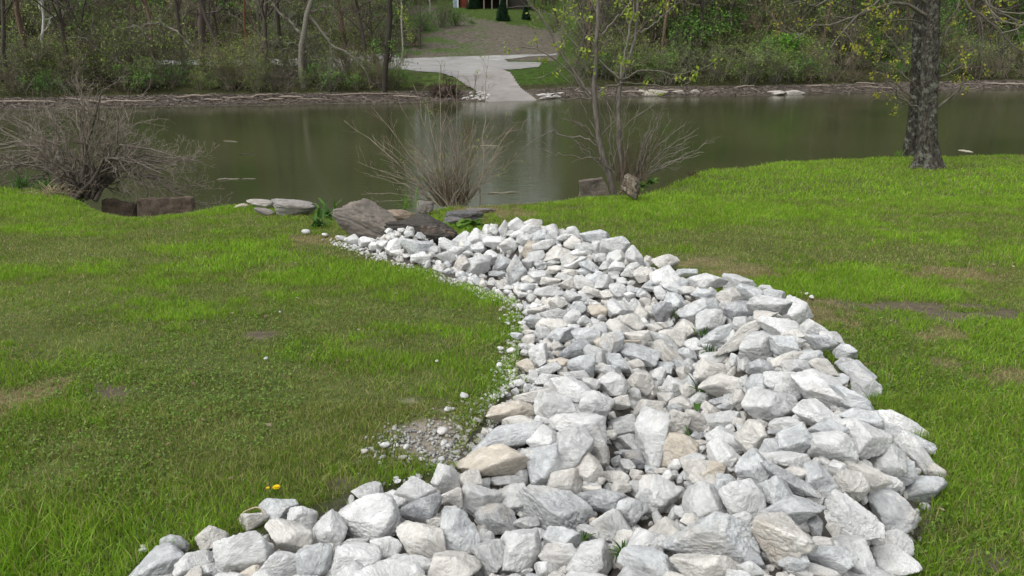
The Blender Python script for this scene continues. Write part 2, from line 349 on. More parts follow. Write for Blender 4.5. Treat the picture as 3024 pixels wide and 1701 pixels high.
c = np.array([0.085, 0.11, 0.032])*(0.6+0.8*nz)
def mixa(c, d, w): return c*(1-w[:, None])+np.array(d)*w[:, None]
c = mixa(c, (0.115, 0.094, 0.07), kd['s']*0.95); c = mixa(c, (0.20, 0.16, 0.09), kd['t']*0.6); c = mixa(c, (0.26, 0.23, 0.19), kd['g'])
ins = in_poly(V[:, 0], V[:, 1], PILE).astype(float); c = mixa(c, (0.085, 0.078, 0.068), ins)
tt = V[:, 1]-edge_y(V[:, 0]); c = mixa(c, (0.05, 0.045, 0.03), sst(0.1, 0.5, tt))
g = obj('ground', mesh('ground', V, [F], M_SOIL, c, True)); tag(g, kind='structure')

# ------------------------------------------------------------------ far bank
SHORE = [(-1500, 345), (-700, 336), (0, 326), (400, 317), (760, 311), (1200, 303), (1420, 300), (1570, 296), (1700, 288), (2260, 282), (2500, 276), (3024, 261), (3800, 250), (4600, 243)]
SP = on_plane([s[0] for s in SHORE], [s[1] for s in SHORE], ZW)
def ys_(x): return np.interp(x, SP[:, 0], SP[:, 1])+0.8*(n2(x, 0*np.asarray(x), 0.35, 6)-0.5)
def far(x, y):
    x = np.asarray(x, float); y = np.asarray(y, float); t = y-ys_(x); u = x/np.maximum(y, 1)
    pl = np.interp(y, [50, 62, 70, 84, 87], [-1.5, -1.31, -1.1, -0.87, -0.82])
    bank = np.interp(t, [-6, 0, 3.2], [-4.0, ZW, -2.3]); z = bank+(pl-bank)*sst(3.0, 8.5, t)*(t > 0)
    wC = sst(-0.165, -0.135, u)*(1-sst(0.055, 0.085, u))
    hC = np.interp(y, [87, 88, 98, 110, 125, 140, 160, 260], [0, 0, 1.35, 3.4, 4.7, 7.1, 9.5, 20])-0.9*sst(-0.02, 0.06, u)*sst(100, 125, y)
    y0 = np.where(u > 0.06, ys_(x)+7.5, 87.0)
    hF = np.clip(0.42*(y-y0), 0, 45)
    z = z+hC*wC+hF*(1-wC)
    return z+0.25*(n2(x, y, 0.25, 11)-0.5)*sst(3, 7, t)+0.10*(n2(x, y, 1.3, 12)-0.5)
xs = np.concatenate([np.linspace(-260, -60, 60), np.linspace(-59.5, 60, 300), np.linspace(61, 260, 60)])
ys = np.concatenate([np.linspace(26, 40, 6), np.linspace(40.4, 112, 200), np.linspace(113, 260, 80)])
V, F = warp_grid(xs, ys, far); px, py, _ = project(V); t = V[:, 1]-ys_(V[:, 0])
nz = n2(V[:, 0], V[:, 1], 0.5, 13); nf = n2(V[:, 0], V[:, 1], 2.0, 14)
c = np.tile(np.array([0.055, 0.055, 0.025]), (len(V), 1))*(0.5+nz[:, None])
c = mixa(c, (0.05, 0.062, 0.02), sst(0.45, 0.6, nz)*0.6)
cen = (sst(1150, 1200, px)*(1-sst(1660, 1720, px)))*(V[:, 1] > 50)
grs = cen*(t > 5)*(V[:, 1] < 87)
c = mixa(c, (0.085, 0.13, 0.03), grs*sst(0.3, 0.5, nf)); c = mixa(c, (0.05, 0.088, 0.016), grs*(px > 1440))
mul = cen*(V[:, 1] >= 87)*(V[:, 1] < 150)
c = mixa(c, (0.15, 0.13, 0.108), mul*(0.6+0.4*nf)); c = mixa(c, (0.07, 0.12, 0.03), mul*sst(0.42, 0.56, nz)*sst(1520, 1270, px)*0.9)
top = cen*(py < 40+0.17*(px-1330)+6*(nz-0.5)*4); c = mixa(c, (0.062, 0.098, 0.022), top*(px > 1290))
edge2 = mul*(np.abs(py-(60+0.17*(px-1330))) < 12)*0; beach = (t < 3.4).astype(float)*(0.85)
c = mixa(c, (0.115, 0.098, 0.082), beach)
fg = obj('hillside', mesh('hillside', V, [F], M_HILL, c, True)); tag(fg, kind='structure')

# river
V, F = grid(-260, 260, 2, 5, 75, 2, lambda X, Y: 0*X+ZW)
w = obj('river', mesh('river', V, [F], M_WATER)); tag(w, kind='structure')

# road and ramp: sheets lying 3 cm over the far ground
def patch_sheet(name, POLY, fn, lift, colr, mat, step=0.13, box_=None):
    P = hit([p[0] for p in POLY], [p[1] for p in POLY], fn, 30, 200, 1500); poly = [tuple(p[:2]) for p in P]
    xs = np.arange(P[:, 0].min(), P[:, 0].max()+step, step); ys = np.arange(P[:, 1].min(), P[:, 1].max()+step, step)
    V, F = warp_grid(xs, ys, lambda X, Y: fn(X, Y)+lift); cx = V[F].mean(1); k = in_poly(cx[:, 0], cx[:, 1], poly); F = F[k]
    u, inv = np.unique(F, return_inverse=True); V = V[u]; F = inv.reshape(F.shape)
    c = np.array(colr)*(0.62+0.5*n2(V[:, 0], V[:, 1], 0.3, 21)+0.25*n2(V[:, 0], V[:, 1], 2.5, 22))[:, None]
    return obj(name, mesh(name, V, [F], mat, c, True)), poly
def far_s(x, y): return far(x, y)
ROADP = [(300, 190), (300, 181), (760, 175), (1000, 176), (1200, 173), (1300, 170), (1500, 164), (1645, 158), (1645, 163), (1560, 168), (1490, 176), (1500, 184), (1600, 186), (1590, 199), (1480, 208), (1400, 226), (1330, 226), (1210, 208), (1000, 199), (760, 195)]
r1, ROADW = patch_sheet('road', ROADP, far_s, 0.05, (0.29, 0.285, 0.275), M_ROAD); tag(r1, kind='structure')
RAMPP = [(1330, 225), (1405, 225), (1480, 207), (1545, 268), (1590, 302), (1440, 305), (1395, 262)]
r2, RAMPW = patch_sheet('boat_ramp', RAMPP, far_s, 0.07, (0.25, 0.235, 0.22), M_ROAD); tag(r2, kind='structure')
# ------------------------------------------------------------------ the limestone pile
# measured stones, one line per view of the pile: origin x, origin y, scale, area owned, then "cx cy w h tilt colour" per stone
TILES = [
 (1750, 1150, .1941, (1790, 1205, 2200, 1392), "270 280 530 480 5 g;620 130 190 170 0 w;860 80 260 180 0 c;1090 190 260 250 20 g;840 290 420 230 5 c;1300 210 340 240 0 c;1260 340 230 160 0 b;1780 320 250 200 10 c;1960 190 360 150 -30 b;2020 300 260 130 0 d;2240 190 210 280 0 c;2030 470 540 260 -10 g;1590 530 400 310 15 c;1760 430 230 190 30 c;1280 560 460 400 15 c;1100 520 180 330 0 g;1610 750 230 140 0 d;1610 860 280 120 0 c;1640 960 190 170 0 w;1220 930 620 480 5 t;860 750 430 800 8 g;470 570 460 320 -5 g;280 740 170 160 0 c;540 810 350 260 20 g;540 870 130 110 0 w;150 1010 320 300 0 c;390 990 110 80 0 b;520 990 200 110 0 b;640 1060 280 260 0 d;520 1180 240 200 0 w;360 1120 150 160 0 b;230 1200 140 90 0 g;1570 1110 330 250 0 g;1280 1180 240 150 0 w;1980 1040 500 440 15 w;2050 830 600 380 20 g;890 1230 170 90 0 b;1070 1260 220 90 0 g;2090 600 130 90 0 w;1790 640 130 120 0 c"),
 (1300, 600, .276, (1290, 600, 2000, 880), "85 455 180 150 0 w;160 530 170 90 10 w;60 580 180 120 0 w;245 400 170 130 -35 g;385 365 180 160 -20 w;520 300 110 90 0 w;470 385 160 80 -40 w;590 330 110 100 0 g;240 480 120 90 -30 c;310 480 120 100 -20 b;400 510 150 110 0 g;600 420 270 120 10 w;735 470 180 170 0 w;690 280 120 170 0 g;820 245 180 160 0 w;985 245 190 100 -5 w;955 310 190 100 -5 g;830 370 160 100 0 w;755 330 110 70 0 g;900 420 160 110 -30 g;955 500 160 170 10 t;1065 360 160 140 0 b;1195 300 150 140 0 w;1190 390 120 110 0 g;1110 460 230 110 -20 w;1030 570 170 120 0 g;1250 550 290 170 -10 c;1340 390 180 90 0 g;1415 440 170 110 0 c;1435 320 160 130 0 w;1330 330 90 50 0 g;1655 370 280 150 0 b;1875 460 280 200 5 g;1690 450 120 70 0 g;1685 515 80 140 0 g;1545 480 200 110 10 g;1530 545 230 80 5 w;870 540 60 90 0 g;1075 665 130 70 0 d;1210 665 135 80 0 g;1390 610 240 150 -35 g;1450 640 240 90 -30 w;1620 690 250 100 30 b;1545 740 150 90 0 b;1890 590 200 160 0 w;1730 600 150 90 0 g;1890 710 170 110 0 w;1770 700 130 100 0 g;2100 585 220 150 35 w;2070 690 140 80 0 g;2230 650 140 110 20 c;2410 640 260 160 -5 c;410 670 270 200 -5 g;560 590 230 150 15 w;700 630 200 150 0 b;230 650 160 130 0 c;840 730 220 290 15 b;950 670 130 120 0 g;620 770 180 70 0 b;1070 790 230 130 0 g;1330 810 180 90 0 w;1240 730 160 80 0 c;1400 760 150 70 -15 c;960 850 170 110 0 c;1180 870 190 100 0 c;930 920 160 80 20 b;740 910 110 40 0 w;885 990 100 50 0 w;1160 950 280 120 0 g;1090 1050 150 120 0 g;1240 1060 230 180 0 w;1420 1000 170 120 0 w;1550 880 260 130 35 g;1380 860 220 110 0 c;1640 960 220 100 30 c;1650 810 230 110 -35 b;1760 850 190 150 0 g;1560 1010 150 100 0 w;1950 860 110 70 0 g;2000 760 120 90 0 g;1900 940 170 140 0 g;2180 760 200 150 -10 c;2230 900 290 100 -50 b;2040 950 210 70 -40 b;2400 780 280 180 -15 w;2290 940 240 60 -20 b;2080 1080 160 120 15 w;1800 1010 170 100 0 c;2440 890 160 120 0 w;2350 990 120 130 0 w;2230 1040 130 90 0 g"),
 (1450, 880, .2347, (1400, 878, 2055, 1206), "360 140 90 90 0 w;450 190 90 70 0 g;560 120 150 80 -20 w;590 180 230 90 -20 c;1020 250 190 190 0 w;560 300 280 180 -10 b;800 220 320 160 0 g;760 350 350 160 0 c;390 325 90 50 0 w;420 400 120 90 0 c;480 450 170 70 -20 c;320 490 140 80 -30 b;460 540 170 110 0 c;640 460 180 140 0 g;880 480 270 200 0 b;1040 390 140 80 0 w;1170 310 170 120 0 g;1080 130 220 150 0 b;1210 490 350 200 0 b;1060 640 380 220 0 d;1400 600 190 130 0 t;1330 710 290 220 0 g;1520 560 250 300 10 b;1340 160 230 140 0 t;1560 150 230 200 30 w;1330 400 240 160 0 g;1620 400 330 150 40 c;1620 120 300 150 20 g;1780 310 250 180 35 c;1890 200 180 150 0 c;2150 200 230 270 5 d;2000 230 140 190 0 c;2310 100 270 290 0 b;2150 360 150 90 0 c;2000 360 130 50 0 g;1880 370 110 70 0 c;1830 510 300 180 0 c;2160 560 380 180 30 g;2290 510 340 200 15 c;2450 400 330 230 0 c;1740 570 250 60 25 t;1860 720 460 230 5 b;2300 780 600 180 35 c;2480 720 240 150 25 b;2430 890 290 130 30 b;590 720 220 290 10 w;720 650 150 160 0 c;820 640 110 120 0 c;840 710 90 50 0 t;870 830 290 140 5 t;450 860 240 150 25 t;430 640 160 90 0 g;430 710 110 70 0 w;700 900 350 130 -15 g;760 1010 400 140 -15 g;540 1040 120 180 0 g;1140 860 300 280 0 b;1060 990 340 140 0 w;1420 900 260 130 15 w;1600 830 340 190 35 b;1570 930 160 130 0 b;1800 860 210 120 0 c;1860 1050 350 280 5 c;2150 900 240 190 0 b;2090 980 190 200 0 w;2120 1080 150 140 0 b;1030 1150 550 260 5 w;1510 1080 360 260 0 w;1260 1090 200 140 0 w;740 1130 130 100 0 w;470 1150 110 120 0 g;590 1170 200 80 0 g;330 1090 190 80 0 w;300 1190 90 80 0 w;210 1230 70 50 0 w;560 1240 480 140 -8 c;1790 1240 160 150 0 w;1990 1200 200 170 0 c;2280 1120 240 240 0 w;2190 1290 190 180 0 g;1960 1370 340 170 5 c;2380 1330 260 180 0 c;2470 1180 180 170 0 c;2420 1000 150 180 0 c;2320 1420 180 90 0 b;1130 1410 130 80 0 d;1890 1290 60 40 0 g;2530 1110 110 190 0 b"),
 (1800, 800, .3106, (2000, 790, 2760, 1192), "720 30 200 70 0 b;660 150 220 120 -10 b;930 100 330 140 -20 w;1230 130 270 170 0 g;1000 150 110 110 0 w;910 230 240 110 0 b;1130 250 200 170 0 c;1320 220 220 160 0 b;1470 180 120 60 0 w;1540 240 210 120 5 b;740 210 170 80 0 g;620 320 260 240 10 b;850 400 360 230 -15 b;970 480 270 220 -20 g;1100 350 110 90 0 w;1260 400 290 210 -20 d;1510 350 340 190 5 g;1780 400 260 240 15 w;1260 500 150 120 0 g;1730 520 170 90 10 g;1500 440 220 100 0 c;1590 540 330 170 5 w;1300 600 620 150 -38 c;1040 630 390 150 -40 b;1430 720 320 250 0 g;1650 700 260 190 20 b;1740 620 190 120 -10 c;1790 700 130 80 0 g;1930 610 240 260 0 w;2110 660 200 150 0 w;2000 700 260 160 0 b;2240 770 190 130 0 b;1720 840 340 120 -22 c;1920 840 190 150 -10 b;1460 930 260 160 5 d;1780 930 260 170 5 g;2040 930 250 150 30 c;2240 880 160 100 0 b;2350 950 310 170 15 b;1290 860 130 170 0 g;1190 900 100 150 0 g;1010 820 250 120 -25 g;1150 740 120 80 -30 g;970 960 300 200 0 c;1110 1090 440 190 -8 c;1410 1090 200 200 0 b;1650 1060 330 200 0 w;1980 1120 460 290 5 w;2190 1060 130 110 0 b;2420 1110 270 230 15 g;2300 1240 480 170 25 b;1530 1280 500 300 -10 g;1690 1150 220 160 0 g;1080 1240 230 80 -20 d;1240 1230 120 170 0 c;950 1330 160 130 0 w;1130 1400 300 110 0 g;1370 1240 150 200 0 b;630 1330 150 110 0 b;780 1400 250 100 0 c"),
 (2200, 1100, .2553, (2195, 1185, 2800, 1475), "295 390 600 380 -5 g;860 500 510 300 5 w;460 590 310 150 0 w;1310 550 460 230 -10 b;960 650 390 210 0 b;1800 590 560 180 15 w;1370 790 500 350 10 w;1850 790 560 230 10 b;990 870 540 360 5 g;560 770 360 300 -20 b;280 880 310 200 -30 b;360 720 200 90 0 d;100 740 330 330 20 c;460 1020 530 190 -3 w;90 1140 330 400 20 b;1650 1010 360 400 5 g;1980 980 560 220 50 w;1820 1160 240 280 0 b;1290 1160 620 250 15 c;1060 1110 200 160 0 w;500 1260 620 180 25 d;580 1180 280 170 0 c;860 1230 330 330 0 b;1200 1320 380 330 0 c;1660 1290 250 190 0 w;2030 1340 450 290 -5 b;2220 1180 170 230 -15 c;1500 1400 220 160 0 c;370 1400 470 320 10 b;940 1360 220 180 0 b;1280 350 560 230 25 b"),
 (1100, 1100, .276, (1100, 1165, 1795, 1425), "1520 420 520 210 -5 t;1970 380 430 290 10 w;1830 520 200 110 0 w;1580 540 330 140 5 c;1420 700 760 240 -15 b;1830 720 320 280 0 w;2200 590 560 320 10 w;2400 370 320 300 0 g;2130 830 400 430 0 g;1290 970 800 350 -15 t;1850 980 400 400 -25 b;1690 880 180 180 -30 g;2280 1010 330 300 0 c;2400 880 240 230 0 c;2250 740 170 120 0 g"),
 (950, 1330, .256, (930, 1330, 1560, 1720), "1440 340 310 320 0 w;1700 350 260 230 0 c;1060 520 560 400 10 w;850 620 300 260 15 w;530 480 320 200 0 g;530 780 740 520 10 w;1170 710 440 270 -15 d;1490 560 240 210 0 c;1800 580 480 330 5 w;1480 720 190 140 0 w;1160 1080 620 430 15 c;1600 950 430 440 10 b;2030 800 460 310 10 b;1340 830 240 130 0 c;740 1130 340 240 20 w;370 1270 580 380 5 w;100 930 330 400 0 w;60 1230 170 240 0 c;380 1060 290 80 0 g;830 1280 260 130 0 g;930 1410 640 330 0 w;1530 1380 600 400 0 c;1930 1230 370 380 15 g;2290 1180 560 520 10 w;2150 350 400 110 5 g;2180 560 340 320 0 g;2140 620 120 90 0 d;2250 680 250 130 -20 d;2330 750 130 60 0 g;2360 850 270 140 0 g;870 365 80 40 0 w;1060 335 120 60 0 w;2330 1420 180 90 0 w"),
 (1500, 1330, .256, (1550, 1380, 2010, 1720), "540 670 860 520 30 b;660 420 400 380 0 c;1110 590 600 240 -5 d;930 390 210 110 0 w;960 460 220 90 0 c;1260 430 280 140 -15 c;1230 310 290 150 10 c;1370 230 210 210 0 w;1470 440 180 170 0 w;1720 510 420 370 15 w;1640 330 260 120 0 c;1480 310 150 110 0 c;1860 320 160 120 0 w;1620 610 280 220 30 g;1420 750 330 330 0 b;1230 870 440 300 25 g;1010 970 400 150 20 g;1010 860 130 110 0 t;1320 1100 240 320 0 c;640 1030 400 240 5 b;570 1230 390 280 0 w;950 1250 470 420 0 w;330 970 220 130 0 g;1600 1100 600 400 -25 w;1630 1320 620 330 10 b;650 1410 160 90 0 c;450 1380 260 160 0 w;1800 920 330 260 0 c;1650 230 140 70 0 b;1780 250 180 70 0 c;1640 270 100 50 0 g;1070 370 100 90 0 c"),
 (1800, 1300, .3882, (2005, 1385, 2800, 1720), "650 170 160 140 0 b;710 270 300 220 -5 c;780 240 170 170 0 t;900 370 170 190 0 b;730 490 330 320 0 g;1030 320 100 70 0 w;1040 470 330 260 35 w;1400 540 400 200 -20 b;750 770 700 380 -15 b;1000 620 220 140 0 w;1310 770 440 380 15 c;1830 620 470 330 10 w;2150 560 350 370 0 b;2130 790 290 220 0 w;2140 930 350 240 0 w;1830 880 350 320 0 g;1640 900 390 180 0 b;1530 1000 340 120 0 w;730 980 500 220 0 c;1400 940 200 140 -30 b;1620 780 160 90 0 c;1560 650 100 140 0 d;1100 900 150 140 0 d;1080 980 200 100 0 g;1440 1010 180 60 0 w;560 560 130 100 0 g;620 620 140 110 0 c"),
 (350, 1330, .256, (340, 1330, 960, 1720), "430 1330 640 380 -10 b;890 1320 420 260 10 w;980 1410 260 150 0 w;1470 1190 680 460 15 w;1510 1420 300 130 0 t;1860 1330 470 270 0 w;1970 1010 530 330 30 c;2110 800 320 270 0 w;2260 1280 400 340 -15 b;1250 1360 270 170 30 g;1140 1420 160 110 0 d;2100 900 190 100 20 g;280 1160 90 40 0 g"),
 (700, 500, .2968, (980, 640, 1290, 860), "1040 705 110 60 0 w;1150 725 150 100 -10 w;1290 745 160 90 0 w;1370 790 110 80 0 w;1450 780 110 90 0 w;1560 760 160 130 0 w;1780 790 280 150 5 b;1830 880 180 110 0 w;1960 820 110 70 0 w;1700 870 90 40 0 w;1590 850 130 60 0 w;1540 820 120 70 0 c"),
]
CC = {'w': (0.72, 0.725, 0.715, 0.2), 'g': (0.64, 0.65, 0.64, 0.3), 'b': (0.60, 0.62, 0.625, 0.55), 'd': (0.45, 0.46, 0.47, 1.0), 'c': (0.68, 0.66, 0.615, 0.12), 't': (0.63, 0.57, 0.48, 0.1)}
CN = {'w': 'white', 'g': 'pale grey', 'b': 'blue-grey', 'd': 'dark grey streaked', 'c': 'cream', 't': 'tan'}
ROCKS = []
for ox, oy, sc, (ax, ay, bx, by), s in TILES:
    for r in s.split(';'):
        a = r.split(); cx, cy, w_, h_, an = map(float, a[:5]); X, Y = ox+cx*sc, oy+cy*sc
        if not (ax <= X < bx and ay <= Y < by): continue
        if any((X-q[0])**2+(Y-q[1])**2 < (0.17*(min(w_, h_)*sc+min(q[2], q[3])))**2 for q in ROCKS): continue
        kf = 1.20 if w_*h_*sc*sc < 14000 else 1.10
        ROCKS.append([X, Y, w_*sc*kf, h_*sc*kf, an, a[5]])
# the stones below the frame, so that the pile does not end at its bottom edge
rg = np.random.default_rng(31)
for k in range(34):
    ROCKS.append([rg.uniform(340, 2680), rg.uniform(1765, 1900), rg.uniform(120, 230), rg.uniform(90, 160), rg.uniform(-30, 30), 'wgbwcg'[rg.integers(6)]])

# medium stones wherever the measured ones leave a hole
fp = []
RA = np.array([[r[0], r[1], r[2], r[3]] for r in ROCKS])
for k in range(26000):
    X, Y = rg.uniform(330, 2760), 640+1100*rg.random()
    s_ = 0.115*FPX/max((1.9/math.tan(PITCH+math.atan((Y-H0/2)/FPX)))**1, 1.5)*rg.uniform(0.7, 1.3)
    q = np.hypot((RA[:, 0]-X)/(RA[:, 2]*0.5+s_*0.20), (RA[:, 1]-Y)/(RA[:, 3]*0.5+s_*0.16))
    if q.min() < 0.98: continue
    fp.append((X, Y, s_)); RA = np.vstack([RA, [X, Y, s_, s_*0.75]])
fpA = np.array(fp); w3 = hit(fpA[:, 0], fpA[:, 1], lambda x, y: lawn0(x, y)+0.12, n=200); okf = in_poly(w3[:, 0], w3[:, 1], PILE)&(seg_dist(w3[:, 0], w3[:, 1], PILE) > 0.13)
for (X, Y, s_) in fpA[okf]: ROCKS.append([X, Y, s_, s_*rg.uniform(0.6, 0.9), rg.uniform(-30, 30), 'wgbcwgcb'[rg.integers(8)]])

def ico(n):
    bm = bmesh.new(); bmesh.ops.create_icosphere(bm, subdivisions=n, radius=1.0)
    V = np.array([v.co[:] for v in bm.verts]); F = np.array([[v.index for v in f.verts] for f in bm.faces]); bm.free(); return unit(V), F
ICO = {k: ico(k) for k in (2, 3, 4, 5, 6)}
def stone_shape(seed, lev, facets=13, sharp=26, rough=0.05, hollow=False):
    g = np.random.default_rng(seed); V, F = ICO[lev]
    i = np.arange(facets)+0.5; ph = np.arccos(1-2*i/facets); th = math.pi*(1+5**0.5)*i+g.random()*6.3
    n = unit(np.stack([np.cos(th)*np.sin(ph), np.sin(th)*np.sin(ph), np.cos(ph)], -1)+g.normal(size=(facets, 3))*0.30)
    n = unit(n@np.linalg.qr(g.normal(size=(3, 3)))[0]); d = g.uniform(0.72, 1.0, facets)
    q = np.maximum(V@n.T, 1e-4)/d[None]; r = (q**sharp).sum(1)**(-1/sharp)
    P = V*np.minimum(r, 1.5)[:, None]
    off = g.random(3)*40
    P = P*(1+rough*2.2*(fbm(P*1.3+off, 2)-0.5)+rough*1.4*(fbm(P*3.4+off, 3)-0.5))[:, None]
    if lev >= 4: rd = 1-np.abs(2*fbm(P*4.5+off+9, 3)-1); P = P*(1-0.05*np.maximum(rd-0.72, 0)/0.28+rough*0.5*(fbm(P*11+off, 3)-0.5))[:, None]
    return P, F
def build_stone(name, px, py, w_, h_, ang, seed, lev, mat, fn, sink=0.25, depth=None, facets=13, sharp=26, rough=0.05, mod=None, rest=0.34):
    cb_ = hit([px], [py+h_*rest], fn)[0]; tb = np.linalg.norm(cb_-EYE); dist = tb*float(ray(px, py)@FWD); a = w_/FPX*dist; b = h_/FPX*dist; d = depth*min(a, b) if depth else (min(a, b)*0.9+max(a, b)*0.15)
    P, F = stone_shape(seed, lev, facets, sharp, rough)
    if mod is not None: P = mod(P)
    lo, hi = P.min(0), P.max(0); P = (P-(lo+hi)/2)/(hi-lo)*np.array([a, d, b])
    c = EYE+ray(px, py)*(tb+d*0.12); rdir = unit(c-EYE); X = unit(np.cross(rdir, [0, 0, 1])); Z = np.cross(X, rdir); t = math.radians(ang)
    X2 = X*math.cos(t)-Z*math.sin(t); Z2 = X*math.sin(t)+Z*math.cos(t)
    M = np.stack([X2, rdir, Z2], 1)
    Wp = P@M.T
    o = obj(name, mesh(name, Wp, [F], mat, None, True), loc=c); return o, c, (a, b, d)
def gpile(x, y): return ground(x, y)+0.03
big = sorted(range(len(ROCKS)), key=lambda k: -ROCKS[k][2]*ROCKS[k][3]*(1 if ROCKS[k][1] < 1740 else 0.0001))
IND = set(big[:300])
# landmarks that the labels name
LM = [((1519, 1216), 'the tan boulder beside the gravel', 'wide tan boulder lying at the edge of the bare gravel patch'),
      ((1456, 1368), 'the long tan slab', 'long tan slab with a lighter broken front, leaning below the gravel patch'),
      ((1492, 1293), 'the long blue slab', 'long blue-grey slab lying flat just above the long tan slab'),
      ((1638, 1501), 'the huge blue boulder', 'huge blue-grey boulder with rough white veining, tilted down to the right'),
      ((1085, 1530), 'the hollowed boulder', 'large white boulder with a sandy tan hollow in its top'),
      ((1987, 1330), 'the tan wedge', 'large tan wedge-shaped boulder above a black gap'),
      ((1917, 1295), 'the tall grey block', 'tall grey block standing upright beside the tan wedge'),
      ((2091, 1599), 'the giant grey-blue boulder', 'giant smooth grey-blue boulder near the bottom of the pile'),
      ((2308, 1599), 'the giant cream boulder', 'giant cream boulder with a rough chipped edge at the bottom of the pile'),
      ((2510, 1541), 'the bright white boulder', 'big bright white boulder with dark pits, close to the right-hand grass'),
      ((2453, 1322), 'the broad speckled block', 'broad grey speckled block in the right-hand bank of the pile'),
      ((2529, 1396), 'the quartz-faced stone', 'cream stone with a dark end and a yellowish glassy face'),
      ((2415, 1148), 'the big white dome', 'big white dome-like boulder on the right-hand bank'),
      ((2145, 1139), 'the flat cream slab', 'flat cream slab bridging a dark hole with a green weed beside it'),
      ((2204, 986), 'the long striated slab', 'long cream striated slab sloping up to the right'),
      ((2244, 1024), 'the round grey boulder', 'round grey boulder resting below the long striated slab'),
      ((2064, 924), 'the split blue boulder', 'broad blue-grey boulder at the edge of the central hollow'),
      ((1886, 1049), 'the domed blue slab', 'domed blue-grey slab in the middle of the pile'),
      ((1887, 1126), 'the smooth cream boulder', 'smooth rounded cream boulder below the domed blue slab'),
      ((1802, 1204), 'the wide grey boulder', 'wide pale grey boulder with white veins in the middle of the pile'),
      ((1532, 801), 'the pointed blue stone', 'pointed blue-grey stone standing like a fin near the far end'),
      ((1817, 727), 'the far grey block', 'large pale grey block on the far crest of the pile'),
      ((1563, 738), 'the yellowish stone', 'rounded yellowish tan stone near the far end of the pile'),
      ((1526, 667), 'the crest stone', 'white stone at the very top of the far crest'),
      ((726, 1635), 'the front left boulder', 'large white boulder with grey patches beside the front grass'),
      ((460, 1670), 'the corner boulder', 'mottled blue-grey boulder at the near left corner of the pile'),
      ((1413, 782), 'the angular facet stone', 'pale grey angular stone with flat facets above the grass edge'),
      ((1228, 734), 'the low white slab', 'low blue-white slab beside the old dark boulders')]
lmi = {}
for (lx, ly), short, full in LM:
    k = min(IND, key=lambda q: (ROCKS[q][0]-lx)**2+(ROCKS[q][1]-ly)**2+(1e9 if q in lmi else 0)); lmi[k] = (short, full)
ORD = ['nearest', 'second', 'third', 'fourth', 'fifth', 'sixth', 'seventh', 'eighth', 'ninth', 'tenth']
DIRS = ['right of', 'lower right of', 'below', 'lower left of', 'left of', 'upper left of', 'above', 'upper right of']
areas = np.array([ROCKS[k][2]*ROCKS[k][3]/max(ROCKS[k][1]-150, 1)**2 for k in range(len(ROCKS))]); q1, q2 = np.quantile(areas, [0.35, 0.75])
lab = {}
for k in IND:
    X, Y, w_, h_, an, cc = ROCKS[k]
    if k in lmi: lab[k] = (lmi[k][1], None, 0); continue
    l = min(lmi, key=lambda q: (ROCKS[q][0]-X)**2+1.3*(ROCKS[q][1]-Y)**2); dx, dy = X-ROCKS[l][0], Y-ROCKS[l][1]
    di = DIRS[int(round(math.degrees(math.atan2(dy, dx))/45)) % 8]
    asp = max(w_, h_)/min(w_, h_)
    shp = 'slab' if asp > 1.95 and abs(an) < 20 else ('long stone' if asp > 1.8 else ('upright stone' if h_ > w_*1.12 else ('oblong stone' if asp > 1.4 else 'angular stone')))
    sz = 'small' if areas[k] < q1 else ('medium' if areas[k] < q2 else 'large')
    lab[k] = (f"{sz} {CN[cc]} {shp}", f"{di} {lmi[l][0]}", math.hypot(dx, dy))
from collections import defaultdict
grp = defaultdict(list)
for k, v in lab.items():
    if v[1]: grp[v[0]+'|'+v[1]].append(k)
for key, ks in grp.items():
    ks.sort(key=lambda k: lab[k][2]); a, b = key.split('|')
    for i, k in enumerate(ks):
        lab[k] = ((f"{a} {b}" if len(ks) == 1 else f"{ORD[min(i, 9)]} {a} out, {b}" if i else f"{a} closest, {b}"), None, 0)
rub = Bag(); rc = np.random.default_rng(5)
for k, (X, Y, w_, h_, an, cc) in enumerate(ROCKS):
    px_area = w_*h_; lev = 6 if px_area > 26000 and Y < 1740 else (5 if px_area > 2600 else 4)
    jc = np.array(CC[cc]); jc[:3] *= rc.uniform(0.93, 1.06)
    fac = int(rc.integers(8, 13)); sh = rc.uniform(16, 40)
    if k in IND:
        o, c, dim = build_stone('limestone_rock', X, Y, w_, h_, an+rc.uniform(-4, 4), 1000+k, lev, M_ROCK, gpile, 0.18, None, fac, sh, 0.045)
        o.color = tuple(jc); tag(o, lab[k][0], 'rock', 'white limestone rocks of the riprap pile')
    else:
        c = hit([X], [Y], gpile)[0]; dist = (c-EYE)@FWD; a, b = w_/FPX*dist, h_/FPX*dist; P, F = stone_shape(1000+k, 4, fac, sh)
        lo, hi = P.min(0), P.max(0); P = (P-(lo+hi)/2)/(hi-lo)*np.array([a, min(a, b), b]); rub.add(P+c+[0, 0, b*0.2], [F], jc[:3])
# loose rubble between and beneath the stones
protos = [stone_shape(500+k, 3, 10, 20, 0.06) for k in range(14)]
pj = np.array(PILE); n = 8000
x = rc.uniform(pj[:, 0].min(), pj[:, 0].max(), n); y = rc.uniform(1.2, pj[:, 1].max(), n); ok = in_poly(x, y, PILE); x, y = x[ok], y[ok]
dch = seg_dist(x, y, CHAN, False)
ed = seg_dist(x, y, PILE); z = ground(x, y)
cols = [np.array(CC[q][:3]) for q in 'wgbcwgc']
for i in range(len(x)):
    P, F = protos[i % 14]; s = rc.uniform(0.016, 0.045)*(0.8 if ed[i] < 0.12 else 1.0); R = np.linalg.qr(rc.normal(size=(3, 3)))[0]
    if y[i] < 3.6: s = s*0.8
    rub.add((P*np.array([1.0, 0.8, 0.65])*s)@R.T+np.array([x[i], y[i], z[i]+s*0.15]), [F], cols[rc.integers(7)]*rc.uniform(0.8, 1.05))
